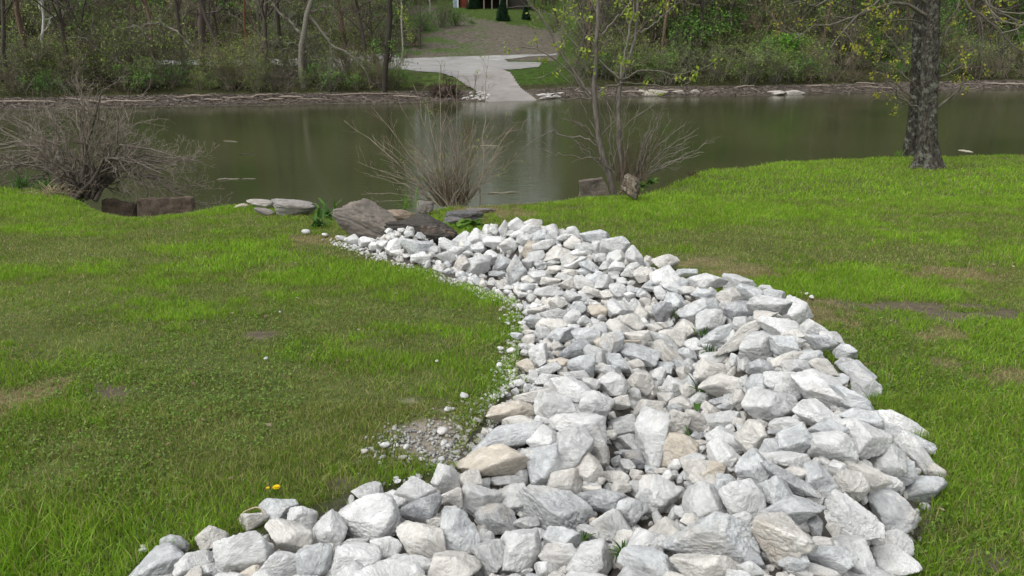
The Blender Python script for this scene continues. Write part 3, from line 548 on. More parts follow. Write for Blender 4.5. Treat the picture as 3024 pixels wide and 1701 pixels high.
o = obj('rubble', rub.mesh('rubble', M_RUB, True)); tag(o, 'small broken limestone filling the gaps of the rock pile', 'rubble', None, 'stuff')
# gravel: chips on the bare patch and along the left-hand edge
GP = [(1130, 1330), (1200, 1270), (1380, 1222), (1460, 1205), (1440, 1290), (1350, 1400), (1190, 1430)]
gpw = hit([p[0] for p in GP], [p[1] for p in GP], lawn0); gpoly = [tuple(p[:2]) for p in gpw]
gb = Bag(); chips = [stone_shape(800+k, 2, 9, 14, 0.03) for k in range(8)]
def chip(x, y, s, c):
    P, F = chips[rc.integers(8)]; R = np.linalg.qr(rc.normal(size=(3, 3)))[0]; q_ = rc.random()*6.28
    if s > 0.011: R = np.array([[math.cos(q_), -math.sin(q_), 0], [math.sin(q_), math.cos(q_), 0.15], [0, 0.1, 1]])
    gb.add((P*np.array([1.0, 0.8, 0.55])*s)@R.T+np.array([x, y, float(ground(x, y))+s*0.35+0.004]), [F], c)
gx = rc.uniform(min(p[0] for p in gpoly)-0.1, max(p[0] for p in gpoly)+0.1, 5200); gy = rc.uniform(min(p[1] for p in gpoly)-0.15, max(p[1] for p in gpoly)+0.1, 5200)
ip = in_poly(gx, gy, gpoly) | (seg_dist(gx, gy, gpoly) < 0.22*rc.random(5200)**2); cl = n2(gx, gy, 4.0, 31)
for i in np.where(ip & (rc.random(5200) < 0.1+1.3*(cl-0.3)))[0]:
    chip(gx[i], gy[i], rc.uniform(0.003, 0.009) if rc.random() < 0.93 else rc.uniform(0.010, 0.018), cols[rc.integers(7)]*rc.uniform(0.45, 0.9))
EDG = [(985, 705), (1080, 745), (1250, 800), (1400, 855), (1520, 890), (1540, 960), (1525, 1060), (1525, 1130), (1450, 1205)]
for i in range(1500):
    s = rc.random()*(len(EDG)-1); k = int(s); f = s-k; q = (EDG[k][0]*(1-f)+EDG[k+1][0]*f, EDG[k][1]*(1-f)+EDG[k+1][1]*f)
    c = hit([q[0]], [q[1]], lawn0, n=120)[0]; chip(c[0]+rc.normal()*0.05, c[1]+rc.normal()*0.05, rc.uniform(0.004, 0.016), cols[rc.integers(7)]*rc.uniform(0.75, 1.05))
for (a, b, s) in [(1480, 1033, 26), (1508, 1040, 34), (1475, 1085, 30), (1517, 1110, 12), (1370, 1178, 34), (1422, 1186, 16), (1366, 1192, 10), (1305, 1285, 40), (1140, 1328, 34), (1200, 1332, 22), (1290, 1070, 14), (2380, 880, 14), (2395, 892, 20), (2362, 877, 12), (1500, 960, 20), (1470, 855, 24), (1545, 830, 24), (827, 924, 10), (786, 1068, 16), (1172, 1428, 22), (905, 690, 30), (960, 697, 26), (720, 1425, 8), (425, 1625, 22)]:
    c = hit([a], [b], lawn0)[0]; d = (c-EYE)@FWD; chip(c[0], c[1], s/FPX*d*0.42, CC['w'][:3])
    gb.V[-1][:, 2] += 0.012
o = obj('gravel', gb.mesh('gravel', M_RUB, True)); tag(o, 'limestone chips scattered on bare ground at the edge of the pile', 'gravel', None, 'stuff')

# ------------------------------------------------------------------ old weathered boulders by the water
def strata(f, amp):
    def m(P):
        q = P[:, 2]*f+0.8*(fbm(P*2.0, 3)-0.5); s = np.abs((q % 1)-0.5)*2; k = 1-amp*(1-sst(0.0, 0.35, s)); P = P.copy(); P[:, :2] *= k[:, None]; return P
    return m
def gw(x, y): return np.maximum(ground(x, y), -1.2)
OLD = [(1106, 664, 255, 125, 26, (0.20, 0.178, 0.155), 'big tilted grey-brown layered boulder at the end of the white rocks', 1.0, 11),
       (1246, 682, 225, 104, 8, (0.075, 0.068, 0.06), 'dark undercut boulder just behind the tilted layered boulder', 0.9, 12),
       (1190, 640, 120, 42, 8, (0.28, 0.22, 0.17), 'low rusty-orange topped boulder with grass on it beside the water', 1.0, 13),
       (1255, 616, 54, 50, 0, (0.19, 0.17, 0.155), 'rounded grey-brown stone at the foot of the willow shrub', 1.0, 14),
       (1372, 640, 118, 44, -6, (0.13, 0.13, 0.13), 'low dark grey boulder half sunk in dry grass right of the willow shrub', 1.0, 15),
       (1340, 655, 70, 30, 0, (0.15, 0.145, 0.14), 'small dark boulder in front of the low dark grey boulder', 1.0, 16),
       (1420, 622, 90, 18, 0, (0.19, 0.17, 0.16), 'thin flat dark stone lying in the dry grass', 1.0, 17),
       (772, 603, 84, 34, 0, (0.40, 0.375, 0.34), 'pale flat-topped stone on the river edge', 1.0, 18),
       (868, 616, 130, 56, 6, (0.33, 0.31, 0.29), 'broad lichen-spotted grey boulder on the river edge', 1.0, 19),
       (780, 625, 60, 22, 14, (0.33, 0.30, 0.28), 'small grey stone below the pale flat-topped stone', 1.0, 20),
       (712, 608, 44, 14, 0, (0.50, 0.44, 0.36), 'little pale stone left of the pale flat-topped stone', 1.0, 21),
       (1122, 646, 30, 22, 0, (0.12, 0.11, 0.10), 'small round dark stone between the tilted boulder and the rusty one', 1.0, 22)]
for X, Y, w_, h_, an, cc, lb_, dp, sd_ in OLD:
    o, c, dim = build_stone('boulder', X, Y, w_, h_, an, 7000+sd_, 5 if w_ < 200 else 6, M_BOULDER, lawn0, 0.0, dp, 11, 14, 0.14, strata(1.7 if w_ > 100 else 1.2, 0.06))
    o.color = (*cc, 1); tag(o, lb_, 'boulder', 'old weathered boulders at the river edge')
# ------------------------------------------------------------------ grass: real blades, thinned by distance
LAWN_C = np.array([(0.155, 0.275, 0.017), (0.20, 0.33, 0.022), (0.115, 0.23, 0.018), (0.20, 0.28, 0.036)])
DULL_C = np.array([(0.185, 0.235, 0.052), (0.235, 0.26, 0.075), (0.145, 0.20, 0.038), (0.28, 0.25, 0.105)])
def blades(n, y0, y1, hgt, wid, seed):
    g = np.random.default_rng(seed)
    y = (y0**2+(y1**2-y0**2)*g.random(n))**0.5; x = (g.random(n)*2-1)*(0.80*y+0.9)
    t = y-edge_y(x); bare, kd = patches(x, y); inside = in_poly(x, y, PILE); dp = seg_dist(x, y, PILE)
    keep = (t < 0.55)&(g.random(n) > bare*(1-0.55*kd['t'])*0.95)&(~inside | ((dp < 0.05) & (g.random(n) < 0.5)))
    d1 = n2(x*0.6, y, 0.7, 41); d2 = n2(x*0.6, y, 2.2, 42); d3 = n2(x, y, 6.0, 43)
    lush = sst(0.435, 0.575, 0.42*d1+0.40*d2+0.18*d3); lush = np.maximum(lush*(0.72+0.28*sst(3.0, 5.0, y)), 0.86*sst(6.0, 9.0, y)*sst(0.34, 0.50, d2*0.4+d1*0.3+d3*0.3))
    lush = lush*(1-0.75*kd['d'])*(1-0.8*kd['t'])
    keep &= g.random(n) < 0.75+0.25*lush
    x, y, t, lush, d2, bare, kt = (q[keep] for q in (x, y, t, lush, d2, bare, kd['t'])); n = len(x)
    z = ground(x, y)
    lush = np.maximum(lush, 0.85*sst(3.0, 2.2, y)*sst(-0.3, -1.1, x)*(1-kt))
    tall = sst(0.52, 0.70, n2(x, y, 1.1, 44))*sst(4.5, 2.8, y)*(x < 0)+0.9*sst(-0.5, 0.1, t)*sst(0.45, 0.6, n2(x, y, 3.0, 45))
    tall = np.maximum(tall, 0.65*sst(2.9, 2.1, y)*sst(-0.5, -1.3, x)*sst(0.35, 0.6, n2(x, y, 3.0, 48)))
    h = hgt*(0.45+0.9*g.random(n))*(0.6+0.6*lush+1.3*tall*g.random(n)); w = wid*(0.6+0.8*g.random(n))*(1+0.3*tall)
    th = g.random(n)*6.283; ph = g.random(n)*6.283; ln = h*np.abs(g.normal(size=n))*(0.75-0.25*lush)
    S = np.stack([np.cos(th), np.sin(th), 0*th], -1)*w[:, None]/2; L = np.stack([np.cos(ph), np.sin(ph), 0*ph], -1)*ln[:, None]
    B = np.stack([x, y, z-0.004], -1); U = np.zeros((n, 3)); U[:, 2] = h
    V = np.stack([B-S, B+S, B+U*0.55+L*0.35+S*0.8, B+U*0.55+L*0.35-S*0.8, B+U*0.92+L], 1).reshape(-1, 3)
    i = np.arange(n)[:, None]*5
    A = LAWN_C[g.integers(0, 4, n)]; D = DULL_C[g.integers(0, 4, n)]; k = (g.random(n) < (0.12+0.88*lush))[:, None]
    c = np.where(k, A*(0.72+0.45*lush[:, None]), D); st = (g.random(n) < 0.045+0.6*kt+0.1*bare)[:, None]; c = np.where(st, np.array([0.30, 0.25, 0.13]), c)
    c = c*1.12*(0.75+0.5*g.random(n))[:, None]*(0.62+0.46*n2(x, y, 3.0, 46)+0.40*n2(x, y, 11.0, 47))[:, None]*1.04
    return V, [i+np.array([0, 1, 2, 3]), i+np.array([3, 2, 4])], np.repeat(c, 5, 0)
gr = Bag()
for n, a, b, h_, w_, s in [(250000, 1.3, 3.4, 0.050, 0.0034, 1), (300000, 3.2, 6.0, 0.040, 0.0042, 2), (330000, 5.8, 10.0, 0.042, 0.0062, 3), (240000, 9.6, 17.5, 0.05, 0.010, 4)]:
    V, F, c = blades(n, a, b, h_, w_, s); gr.add(V, F, c)
o = obj('grass', gr.mesh('grass', M_GRASS)); tag(o, 'mown spring grass with dull and straw-coloured places', 'grass', None, 'stuff')
# clover and small broad leaves between the blades
g = np.random.default_rng(77); n = 170000; y = (1.4**2+(6.0**2-1.4**2)*g.random(n))**0.5; x = (g.random(n)*2-1)*(0.8*y+0.8)
bare, kd = patches(x, y); k = (~in_poly(x, y, PILE))&(g.random(n) > bare)&(g.random(n) < sst(6.0, 3.0, y))&(n2(x, y, 1.4, 51)+0.12*(x > 0.5) > 0.44+0.1*g.random(n))&(y < edge_y(x)); x, y = x[k], y[k]; n = len(x)
z = ground(x, y)+g.uniform(0.006, 0.032, n); s = (0.0035+0.0045*g.random(n))[:, None]
nrm = unit(np.stack([g.normal(size=n)*0.45, g.normal(size=n)*0.45, np.ones(n)], -1)); a = unit(np.cross(nrm, g.normal(size=(n, 3)))); b = np.cross(nrm, a); c0 = np.stack([x, y, z], -1)
V = np.stack([c0+a*s, c0+a*s*0.3+b*s*0.9, c0-a*s*0.8+b*s*0.4, c0-a*s*0.8-b*s*0.4, c0+a*s*0.3-b*s*0.9], 1).reshape(-1, 3)
i = np.arange(n)[:, None]*5; C = np.array([(0.13, 0.25, 0.032), (0.17, 0.29, 0.038), (0.11, 0.20, 0.034), (0.19, 0.25, 0.065)])[g.integers(0, 4, n)]*(0.7+0.6*g.random(n))[:, None]
cb = Bag(); cb.add(V, [i+np.array([0, 1, 2, 3]), i+np.array([0, 3, 4])], np.repeat(C, 5, 0))
o = obj('clover', cb.mesh('clover', M_GRASS)); tag(o, 'low clover and small broad leaves growing through the grass', 'clover', None, 'stuff')

g = np.random.default_rng(79); n = 900; y = (1.5**2+(12.0**2-1.5**2)*g.random(n))**0.5; x = (g.random(n)*2-1)*(0.8*y+0.8); k = (~in_poly(x, y, PILE))&(y < edge_y(x)-0.1); x, y = x[k], y[k]
pts = np.stack([x, y, ground(x, y)+0.03], -1); V, F, c = leaves(pts, g, 1, 0.028, 0.004, [(0.30, 0.22, 0.13), (0.22, 0.15, 0.09), (0.38, 0.32, 0.22), (0.14, 0.10, 0.06)], 0.7)
V = V.reshape(-1, 4, 3); mz = V.mean(1, keepdims=True); V = mz+(V-mz)*np.array([1, 1, 0.45]); lb_ = Bag(); lb_.add(V.reshape(-1, 3), [F], c)
o = obj('dead_leaves', lb_.mesh('dead_leaves', M_GRASS)); tag(o, 'small brown dead leaves lying scattered in the grass', 'leaf litter', None, 'stuff')

# ------------------------------------------------------------------ small plants: rosettes of strap or broad leaves
def leafy(name, px, py, n, ln, wd, lab_, cat, cols, up=0.9, fn=lawn0, seed=0, group=None, lift=0.0, loc=None):
    g = np.random.default_rng(seed+int(px)); c = hit([px], [py], fn)[0] if loc is None else np.array(loc); K = 6
    th = g.random(n)*6.283; el = np.radians(g.uniform(20, 85, n))*up; L = ln*(0.5+0.6*g.random(n)); W = wd*(0.7+0.5*g.random(n))
    b = Bag()
    base = g.normal(size=(n, 3))*np.array([ln*0.18, ln*0.18, 0])
    for k in range(n):
        d = np.array([math.cos(th[k])*math.cos(el[k]), math.sin(th[k])*math.cos(el[k]), math.sin(el[k])]); p = base[k].copy(); sd = unit(np.cross(d, [0, 0, 1.0])+1e-6)
        pts = []
        for q in range(K):
            f = q/(K-1); wq = W[k]*math.sin(math.pi*min(0.12+f*0.88, 1))**0.7*0.5; pts += [p-sd*wq+np.array([0, 0, wq*0.4]), p.copy(), p+sd*wq+np.array([0, 0, wq*0.4])]
            d = unit(d+np.array([0, 0, -0.22])); p = p+d*L[k]/(K-1)
        F = [[3*q+j, 3*q+j+1, 3*q+j+4, 3*q+j+3] for q in range(K-1) for j in (0, 1)]
        b.add(pts, [F], np.asarray(cols[g.integers(len(cols))])*g.uniform(0.75, 1.2))
    o = obj(name, b.mesh(name, M_LEAF, True), loc=c+np.array([0, 0, lift])); return tag(o, lab_, cat, group)
GL = [(0.05, 0.13, 0.02), (0.075, 0.17, 0.025), (0.04, 0.10, 0.018)]; GY = [(0.13, 0.24, 0.03), (0.10, 0.21, 0.025)]
leafy('dock_plant', 965, 640, 34, 0.27, 0.04, 'clump of dark green dock leaves left of the tilted layered boulder', 'plant', GL, 1.0)
leafy('dock_plant', 940, 668, 24, 0.2, 0.035, 'smaller leafy clump in front of the dark green dock clump', 'plant', GL, 0.9, seed=3)
leafy('leafy_weed', 1400, 668, 30, 0.16, 0.07, 'bright green leafy weed between the low dark boulder and the white rocks', 'plant', GY, 0.8, seed=4)
leafy('leafy_weed', 1352, 676, 22, 0.14, 0.06, 'bright green leafy weed at the right end of the dark undercut boulder', 'plant', GY, 0.8, seed=5)
leafy('grass_tuft', 1205, 645, 40, 0.26, 0.008, 'green grass tuft growing on the rusty-topped boulder', 'grass tuft', GY, 1.05, seed=6, lift=0.12)
leafy('grass_tuft', 60, 556, 70, 0.30, 0.012, 'dark green grass tuft on the water edge at the far left', 'grass tuft', GL, 1.05, seed=7)
leafy('grass_tuft', 130, 562, 60, 0.26, 0.012, 'dark green grass tuft left of the bare shrub foot', 'grass tuft', GL, 1.05, seed=8)
leafy('leafy_weed', 1890, 555, 26, 0.17, 0.07, 'green leafy weed at the right foot of the pale stump', 'plant', GL+GY, 0.8, seed=9)
leafy('leafy_weed', 1925, 540, 22, 0.16, 0.06, 'green leafy weed on the bank right of the pale stump', 'plant', GL+GY, 0.8, seed=10)
leafy('grass_tuft', 2650, 468, 40, 0.22, 0.012, 'grass tuft at the left foot of the rear trunk', 'grass tuft', GY, 1.05, seed=11)
leafy('brown_tuft', 2045, 520, 50, 0.20, 0.012, 'brown dead tuft on the bank edge right of the stump', 'grass tuft', [(0.10, 0.075, 0.04), (0.14, 0.11, 0.06)], 0.9, seed=12)
leafy('dry_grass_clump', 150, 575, 90, 0.42, 0.012, 'pale dry straw clump hanging at the foot of the bare shrub', 'grass tuft', [(0.36, 0.30, 0.18), (0.28, 0.23, 0.14)], 0.75, seed=13)
leafy('dry_grass_clump', 210, 520, 60, 0.5, 0.010, 'pale dry grass standing inside the bare shrub', 'grass tuft', [(0.34, 0.28, 0.17), (0.26, 0.21, 0.13)], 1.05, seed=14)
leafy('dry_grass_clump', 1860, 560, 70, 0.22, 0.008, 'tangle of dead straw hanging from the pale stump', 'grass tuft', [(0.30, 0.22, 0.12), (0.20, 0.14, 0.08)], 0.6, seed=15)
for k, (a, b, n, L, lb_) in enumerate([(2065, 1190, 9, 0.17, 'broad green weed leaf sprouting beside the flat cream slab'), (1995, 945, 10, 0.10, 'little green weed in the dark hollow left of the split blue boulder'), (2073, 995, 22, 0.10, 'green grass growing in the gap under the split blue boulder'), (2090, 1050, 22, 0.09, 'dull green grass at the lower end of the central gap'), (2035, 1305, 12, 0.07, 'dark green weed above the tan wedge'), (1725, 1610, 12, 0.06, 'small green sprig in the gap right of the huge blue boulder'), (1835, 1665, 24, 0.06, 'green grass tuft among the rocks at the bottom of the pile'), (1500, 735, 10, 0.08, 'mossy sprig between stones near the far crest')]):
    leafy('rock_weed', a, b, n, L, 0.035 if k == 0 else 0.008, lb_, 'plant', GL+[(0.08, 0.13, 0.03)], 1.0, gpile, seed=30+k, lift=0.02)
def flower(px, py, s, lb_):
    c = hit([px], [py], lawn0)[0]; t = thing('dandelion', c, lb_, 'flower', 'yellow dandelions')
    P = np.array([[[0, 0, 0], [0.002, 0, 0.03], [0, 0.002, 0.055]]]); V, F = tubes(P, np.full((1, 3), 0.0015), 5)
    b = Bag(); b.add(V, [F], (0.12, 0.2, 0.04)); obj('stem', b.mesh('stem', M_BUD), t)
    g = np.random.default_rng(int(px)); b = Bag()
    for ring, (r, m, zz) in enumerate([(s, 20, 0.0), (s*0.75, 16, 0.3), (s*0.4, 10, 0.5)]):
        for q in range(m):
            a = q*6.283/m+ring*0.2; d = np.array([math.cos(a), math.sin(a), zz]); e = np.array([-math.sin(a), math.cos(a), 0]); o0 = np.array([0, 0.002, 0.056]); w = s*0.16
            b.add([o0-e*w*0.4, o0+d*r*0.6-e*w, o0+d*r, o0+d*r*0.6+e*w, o0+e*w*0.4], [[[0, 1, 2], [0, 2, 4], [2, 3, 4]]], np.array([0.85, 0.60, 0.01])*g.uniform(0.85, 1.1))
    obj('flower_head', b.mesh('flower_head', M_BUD), t)
flower(820, 1475, 0.017, 'yellow dandelion, the larger of the two in the left lawn'); flower(795, 1478, 0.008, 'small half-open yellow dandelion beside the larger one')

# ------------------------------------------------------------------ sticks and floating wood
def stick(name, pts, r, c, lb_, cat, group=None, mat=None, par=None):
    pts = np.asarray(pts, float); base = pts[0].copy(); P = poly_res(pts, 9)-base; g = np.random.default_rng(abs(int(pts[0][0]*97+pts[-1][0]*13)) % 9999); P[1:-1] += g.normal(size=(7, 3))*r*0.3
    V, F = tubes(P[None], (r*np.array([0.55, 0.8, 1, 1, 1, 0.95, 0.9, 0.75, 0.45]))[None], 7)
    b = Bag(); b.add(V, [F, [[0, 1, 2], [0, 2, 3], [0, 3, 4], [0, 4, 5], [0, 5, 6]]], c); o = obj(name, b.mesh(name, mat or M_TWIG, True), loc=base); return tag(o, lb_, cat, group)
for (a, b, c_, d, r, lb_) in [(640, 531, 708, 528, 0.05, 'pale stick floating on the river, the left one of a broken line'), (712, 529, 756, 528, 0.025, 'thin stick floating at the right end of the broken line'), (1416, 431, 1474, 433, 0.06, 'pale forked branch floating behind the willow shrub'),
      (1380, 434, 1412, 433, 0.03, 'thin stick floating left of the forked branch'), (1440, 572, 1535, 568, 0.045, 'grey log floating in the water right of the willow shrub'), (708, 455, 760, 457, 0.03, 'dark waterlogged stick floating on the river'),
      (660, 416, 702, 419, 0.03, 'small raft of pale twigs floating on the river'), (1832, 414, 1842, 402, 0.03, 'short pale stick standing in the water behind the multi-stem tree')]:
    stick('floating_stick', [on_plane(a, b, ZW+0.01), on_plane((a+c_)/2, (b+d)/2-0.6, ZW+0.01), on_plane(c_, d, ZW+0.01)], r*0.6, (0.24, 0.22, 0.17) if 'dark' not in lb_ else (0.08, 0.07, 0.05), lb_, 'stick', 'sticks floating on the river')
stick('stick', [hit([2830], [451], lawn0)[0]+[0, 0, .05], hit([2872], [457], lawn0)[0]+[0, 0, .05]], 0.022, (0.50, 0.47, 0.38), 'pale stripped stick lying on the grass right of the big tree', 'stick')
cc_ = [hit([q], [w_], lawn0)[0]+[0, 0, .045] for q, w_ in ((705, 1568), (722, 1545), (745, 1532), (772, 1528), (786, 1545))]
stick('stick', cc_, 0.0028, (0.5, 0.42, 0.3), 'thin curled straw arching over the grass above the front left boulder', 'straw')

# ------------------------------------------------------------------ concrete blocks in the bank
def block(corners, y, th, c, lb_, seed):
    P = np.array([at_y(a, b, y) for a, b in corners]); n = 24
    u, v = np.meshgrid(np.linspace(0, 1, n), np.linspace(0, 1, n))
    f = (P[0]*(1-u)[..., None]+P[1]*u[..., None])*(1-v)[..., None]+(P[3]*(1-u)[..., None]+P[2]*u[..., None])*v[..., None]
    f[..., 1] += 0.05*(fbm(f*5+seed, 3)-0.5); f[..., 2] += 0.09*(fbm(f*5+seed+5, 4)-0.55)*sst(0.6, 1, 1-v if P[3][2] > P[0][2] else 1-v); f[..., 0] += 0.07*(fbm(f*5+seed+9, 4)-0.5)
    bk = f+np.array([0.0, th, 0]); i = np.arange(n*n).reshape(n, n); q = np.stack([i[:-1, :-1], i[:-1, 1:], i[1:, 1:], i[1:, :-1]], -1).reshape(-1, 4)
    rim = np.concatenate([i[0, :], i[1:, -1], i[-1, ::-1][1:], i[::-1, 0][1:-1]]); r2_ = np.roll(rim, -1)
    base = f[-1, n//2].copy(); b = Bag(); b.add(np.concatenate([f.reshape(-1, 3), bk.reshape(-1, 3)])-base, [q[:, ::-1], q+n*n, np.stack([rim, r2_, r2_+n*n, rim+n*n], -1)], c)
    o = obj('concrete_block', b.mesh('concrete_block', M_CONC), loc=base); return tag(o, lb_, 'concrete block', 'old blocks in the river bank')
block([(408, 590), (566, 584), (566, 650), (404, 654)], 11.0, 0.14, (0.19, 0.15, 0.115), 'wide brown-grey block at the foot of the bare shrub, the right one of two', 1)
block([(300, 590), (394, 604), (396, 650), (300, 650)], 11.25, 0.14, (0.12, 0.095, 0.07), 'dark brown block under the bare shrub, the left one of two', 2)
block([(1711, 534), (1780, 525), (1802, 586), (1712, 590)], 10.55, 0.14, (0.17, 0.145, 0.12), 'grey tilted block left of the multi-stem tree', 3)

# ------------------------------------------------------------------ shrubs and trees near the water
def woody(P, R, b, col, sides=4):
    V, F = tubes(P, R, sides); b.add(V, [F], col)
# bare shrub on the left
def bare_shrub():
    g = np.random.default_rng(21); D = 11.3; base = at_y(252, 585, D); t = thing('bare_shrub', base, 'wide leafless grey-brown shrub arching over the river at the left', 'shrub')
    st = []; R = []
    for k in range(46):
        if k < 30: tx = -120+k/29*740+g.normal()*25; f = (tx-250)/370; ty = 250+250*abs(f)**1.8+g.uniform(-10, 150)
        else: tx = g.uniform(330, 610) if k % 2 else g.uniform(-80, 200); ty = g.uniform(470, 570)
        e = at_y(tx, ty, D+g.uniform(-0.9, 1.2)); m1 = base+(e-base)*0.35+np.array([0, 0, 0.22*abs(e[0]-base[0])+0.1]); m2 = base+(e-base)*0.7+np.array([0, 0, 0.16*abs(e[0]-base[0])])
        b0 = base+g.normal(size=3)*np.array([0.10, 0.08, 0.02]); P = poly_res([b0, m1, m2, e], 10); P[1:] += g.normal(size=(9, 3))*0.025; st.append(P-base); R.append(np.linspace(g.uniform(0.016, 0.038), 0.005, 10))
    st = np.array(st); R = np.array(R); bt = Bag(); woody(st, R, bt, (0.16, 0.14, 0.115), 5)
    P1, R1 = spawn(st, R, 9, g, (0.22, 0.5), (25, 65), 6, 0.12, 0.22, 0.2, 1.0, 0.6, 0.35, 0.03, 0.0028); woody(P1, R1, bt, (0.18, 0.155, 0.125), 4)
    obj('stem', bt.mesh('stem', M_TWIG, True), t)
    P2, R2 = spawn(P1, R1, 5, g, (0.3, 0.65), (25, 60), 5, 0.10, 0.22, 0.15, 1.0, 0.7, 0.5, 0.03, 0.0022); b2 = Bag(); woody(P2, R2, b2, (0.24, 0.21, 0.17), 3)
    P3, R3 = spawn(P2, R2, 2, g, (0.35, 0.7), (25, 60), 4, 0.10, 0.2, 0.2, 1.0, 0.8, 0.6, 0.02, 0.0018); woody(P3, R3, b2, (0.26, 0.225, 0.18), 3)
    obj('twigs', b2.mesh('twigs', M_TWIG, True), t)
bare_shrub()
YL = [(0.30, 0.40, 0.05), (0.36, 0.42, 0.05), (0.22, 0.33, 0.04)]
YO = [(0.34, 0.36, 0.04), (0.28, 0.36, 0.045), (0.38, 0.32, 0.045)]
def willow():
    g = np.random.default_rng(22); D = 9.55; base = at_y(1338, 606, D); t = thing('willow_shrub', base, 'fan-shaped willow shrub of thin upright stems on the middle of the bank', 'shrub')
    tg = [(1015, 355), (1093, 309), (1174, 302), (1273, 324), (1255, 300), (1404, 215), (1440, 195), (1300, 190), (1350, 210), (1220, 250), (1109, 510), (1050, 480), (1491, 501), (1435, 417), (1480, 440), (1320, 330), (1345, 370), (1375, 360), (1150, 420), (1100, 400), (1180, 560), (1440, 520), (1470, 560)]
    for k in range(95): a = math.radians(g.normal(-14, 32)); L = g.uniform(90, 250); tg.append((1338+math.sin(a)*L*1.15, 600-math.cos(a)*L))
    st, R = [], []
    for k, (a, b) in enumerate(tg):
        e = at_y(a, b, D+g.uniform(-0.4, 0.5)); b0 = base+g.normal(size=3)*np.array([0.13, 0.09, 0.0]); m = b0+(e-b0)*0.5+np.array([0, 0, 0.06*abs(e[0]-base[0])]); P = poly_res([b0, m, e], 9); P[1:] += g.normal(size=(8, 3))*0.014
        st.append(P-base); R.append(np.linspace(0.013 if k < 12 else g.uniform(0.004, 0.009), 0.0032 if k < 12 else 0.0022, 9))
    st, R = np.array(st), np.array(R); R *= 0.95; b1 = Bag(); woody(st, R, b1, (0.27, 0.24, 0.18), 5); obj('stem', b1.mesh('stem', M_TWIG, True), t)
    b2 = Bag(); P1, R1 = spawn(st[:70], R[:70], 7, g, (0.12, 0.32), (20, 45), 5, 0.25, 0.14, 0.4, 1.0, 0.6, 0.5, 0.02, 0.002); woody(P1, R1, b2, (0.25, 0.205, 0.165), 3)
    P2, R2 = spawn(P1, R1, 2, g, (0.3, 0.6), (20, 50), 4, 0.2, 0.16, 0.3, 1.0, 0.8, 0.6, 0.02, 0.0017); woody(P2, R2, b2, (0.21, 0.16, 0.13), 3); obj('twigs', b2.mesh('twigs', M_TWIG, True), t)
    b3 = Bag(); pk = g.random(len(P1)) < 0.16; V, F, c = leaves(np.concatenate([P1[pk, -1], st[3:6, -1], st[3:6, -2]]), g, 4, 0.022, 0.018, YL); b3.add(V, [F], c); obj('leaves', b3.mesh('leaves', M_LEAF), t)
    b4 = Bag(); n = 120; th = g.random(n)*6.28; rr_ = 0.19*np.sqrt(g.random(n)); q = np.stack([rr_*np.cos(th), rr_*np.sin(th)*0.7, 0*th], -1); e = q*np.array([2.0, 1.6, 0])+np.stack([g.normal(size=n)*0.04, g.normal(size=n)*0.04, g.uniform(0.18, 0.5, n)], -1)
    P = q[:, None]*(1-np.linspace(0, 1, 4))[None, :, None]+e[:, None]*np.linspace(0, 1, 4)[None, :, None]; woody(P, np.full((n, 4), 0.0045)*np.linspace(1, .5, 4), b4, (0.17, 0.13, 0.09), 4); obj('dead_stems', b4.mesh('dead_stems', M_TWIG, True), t)
willow()
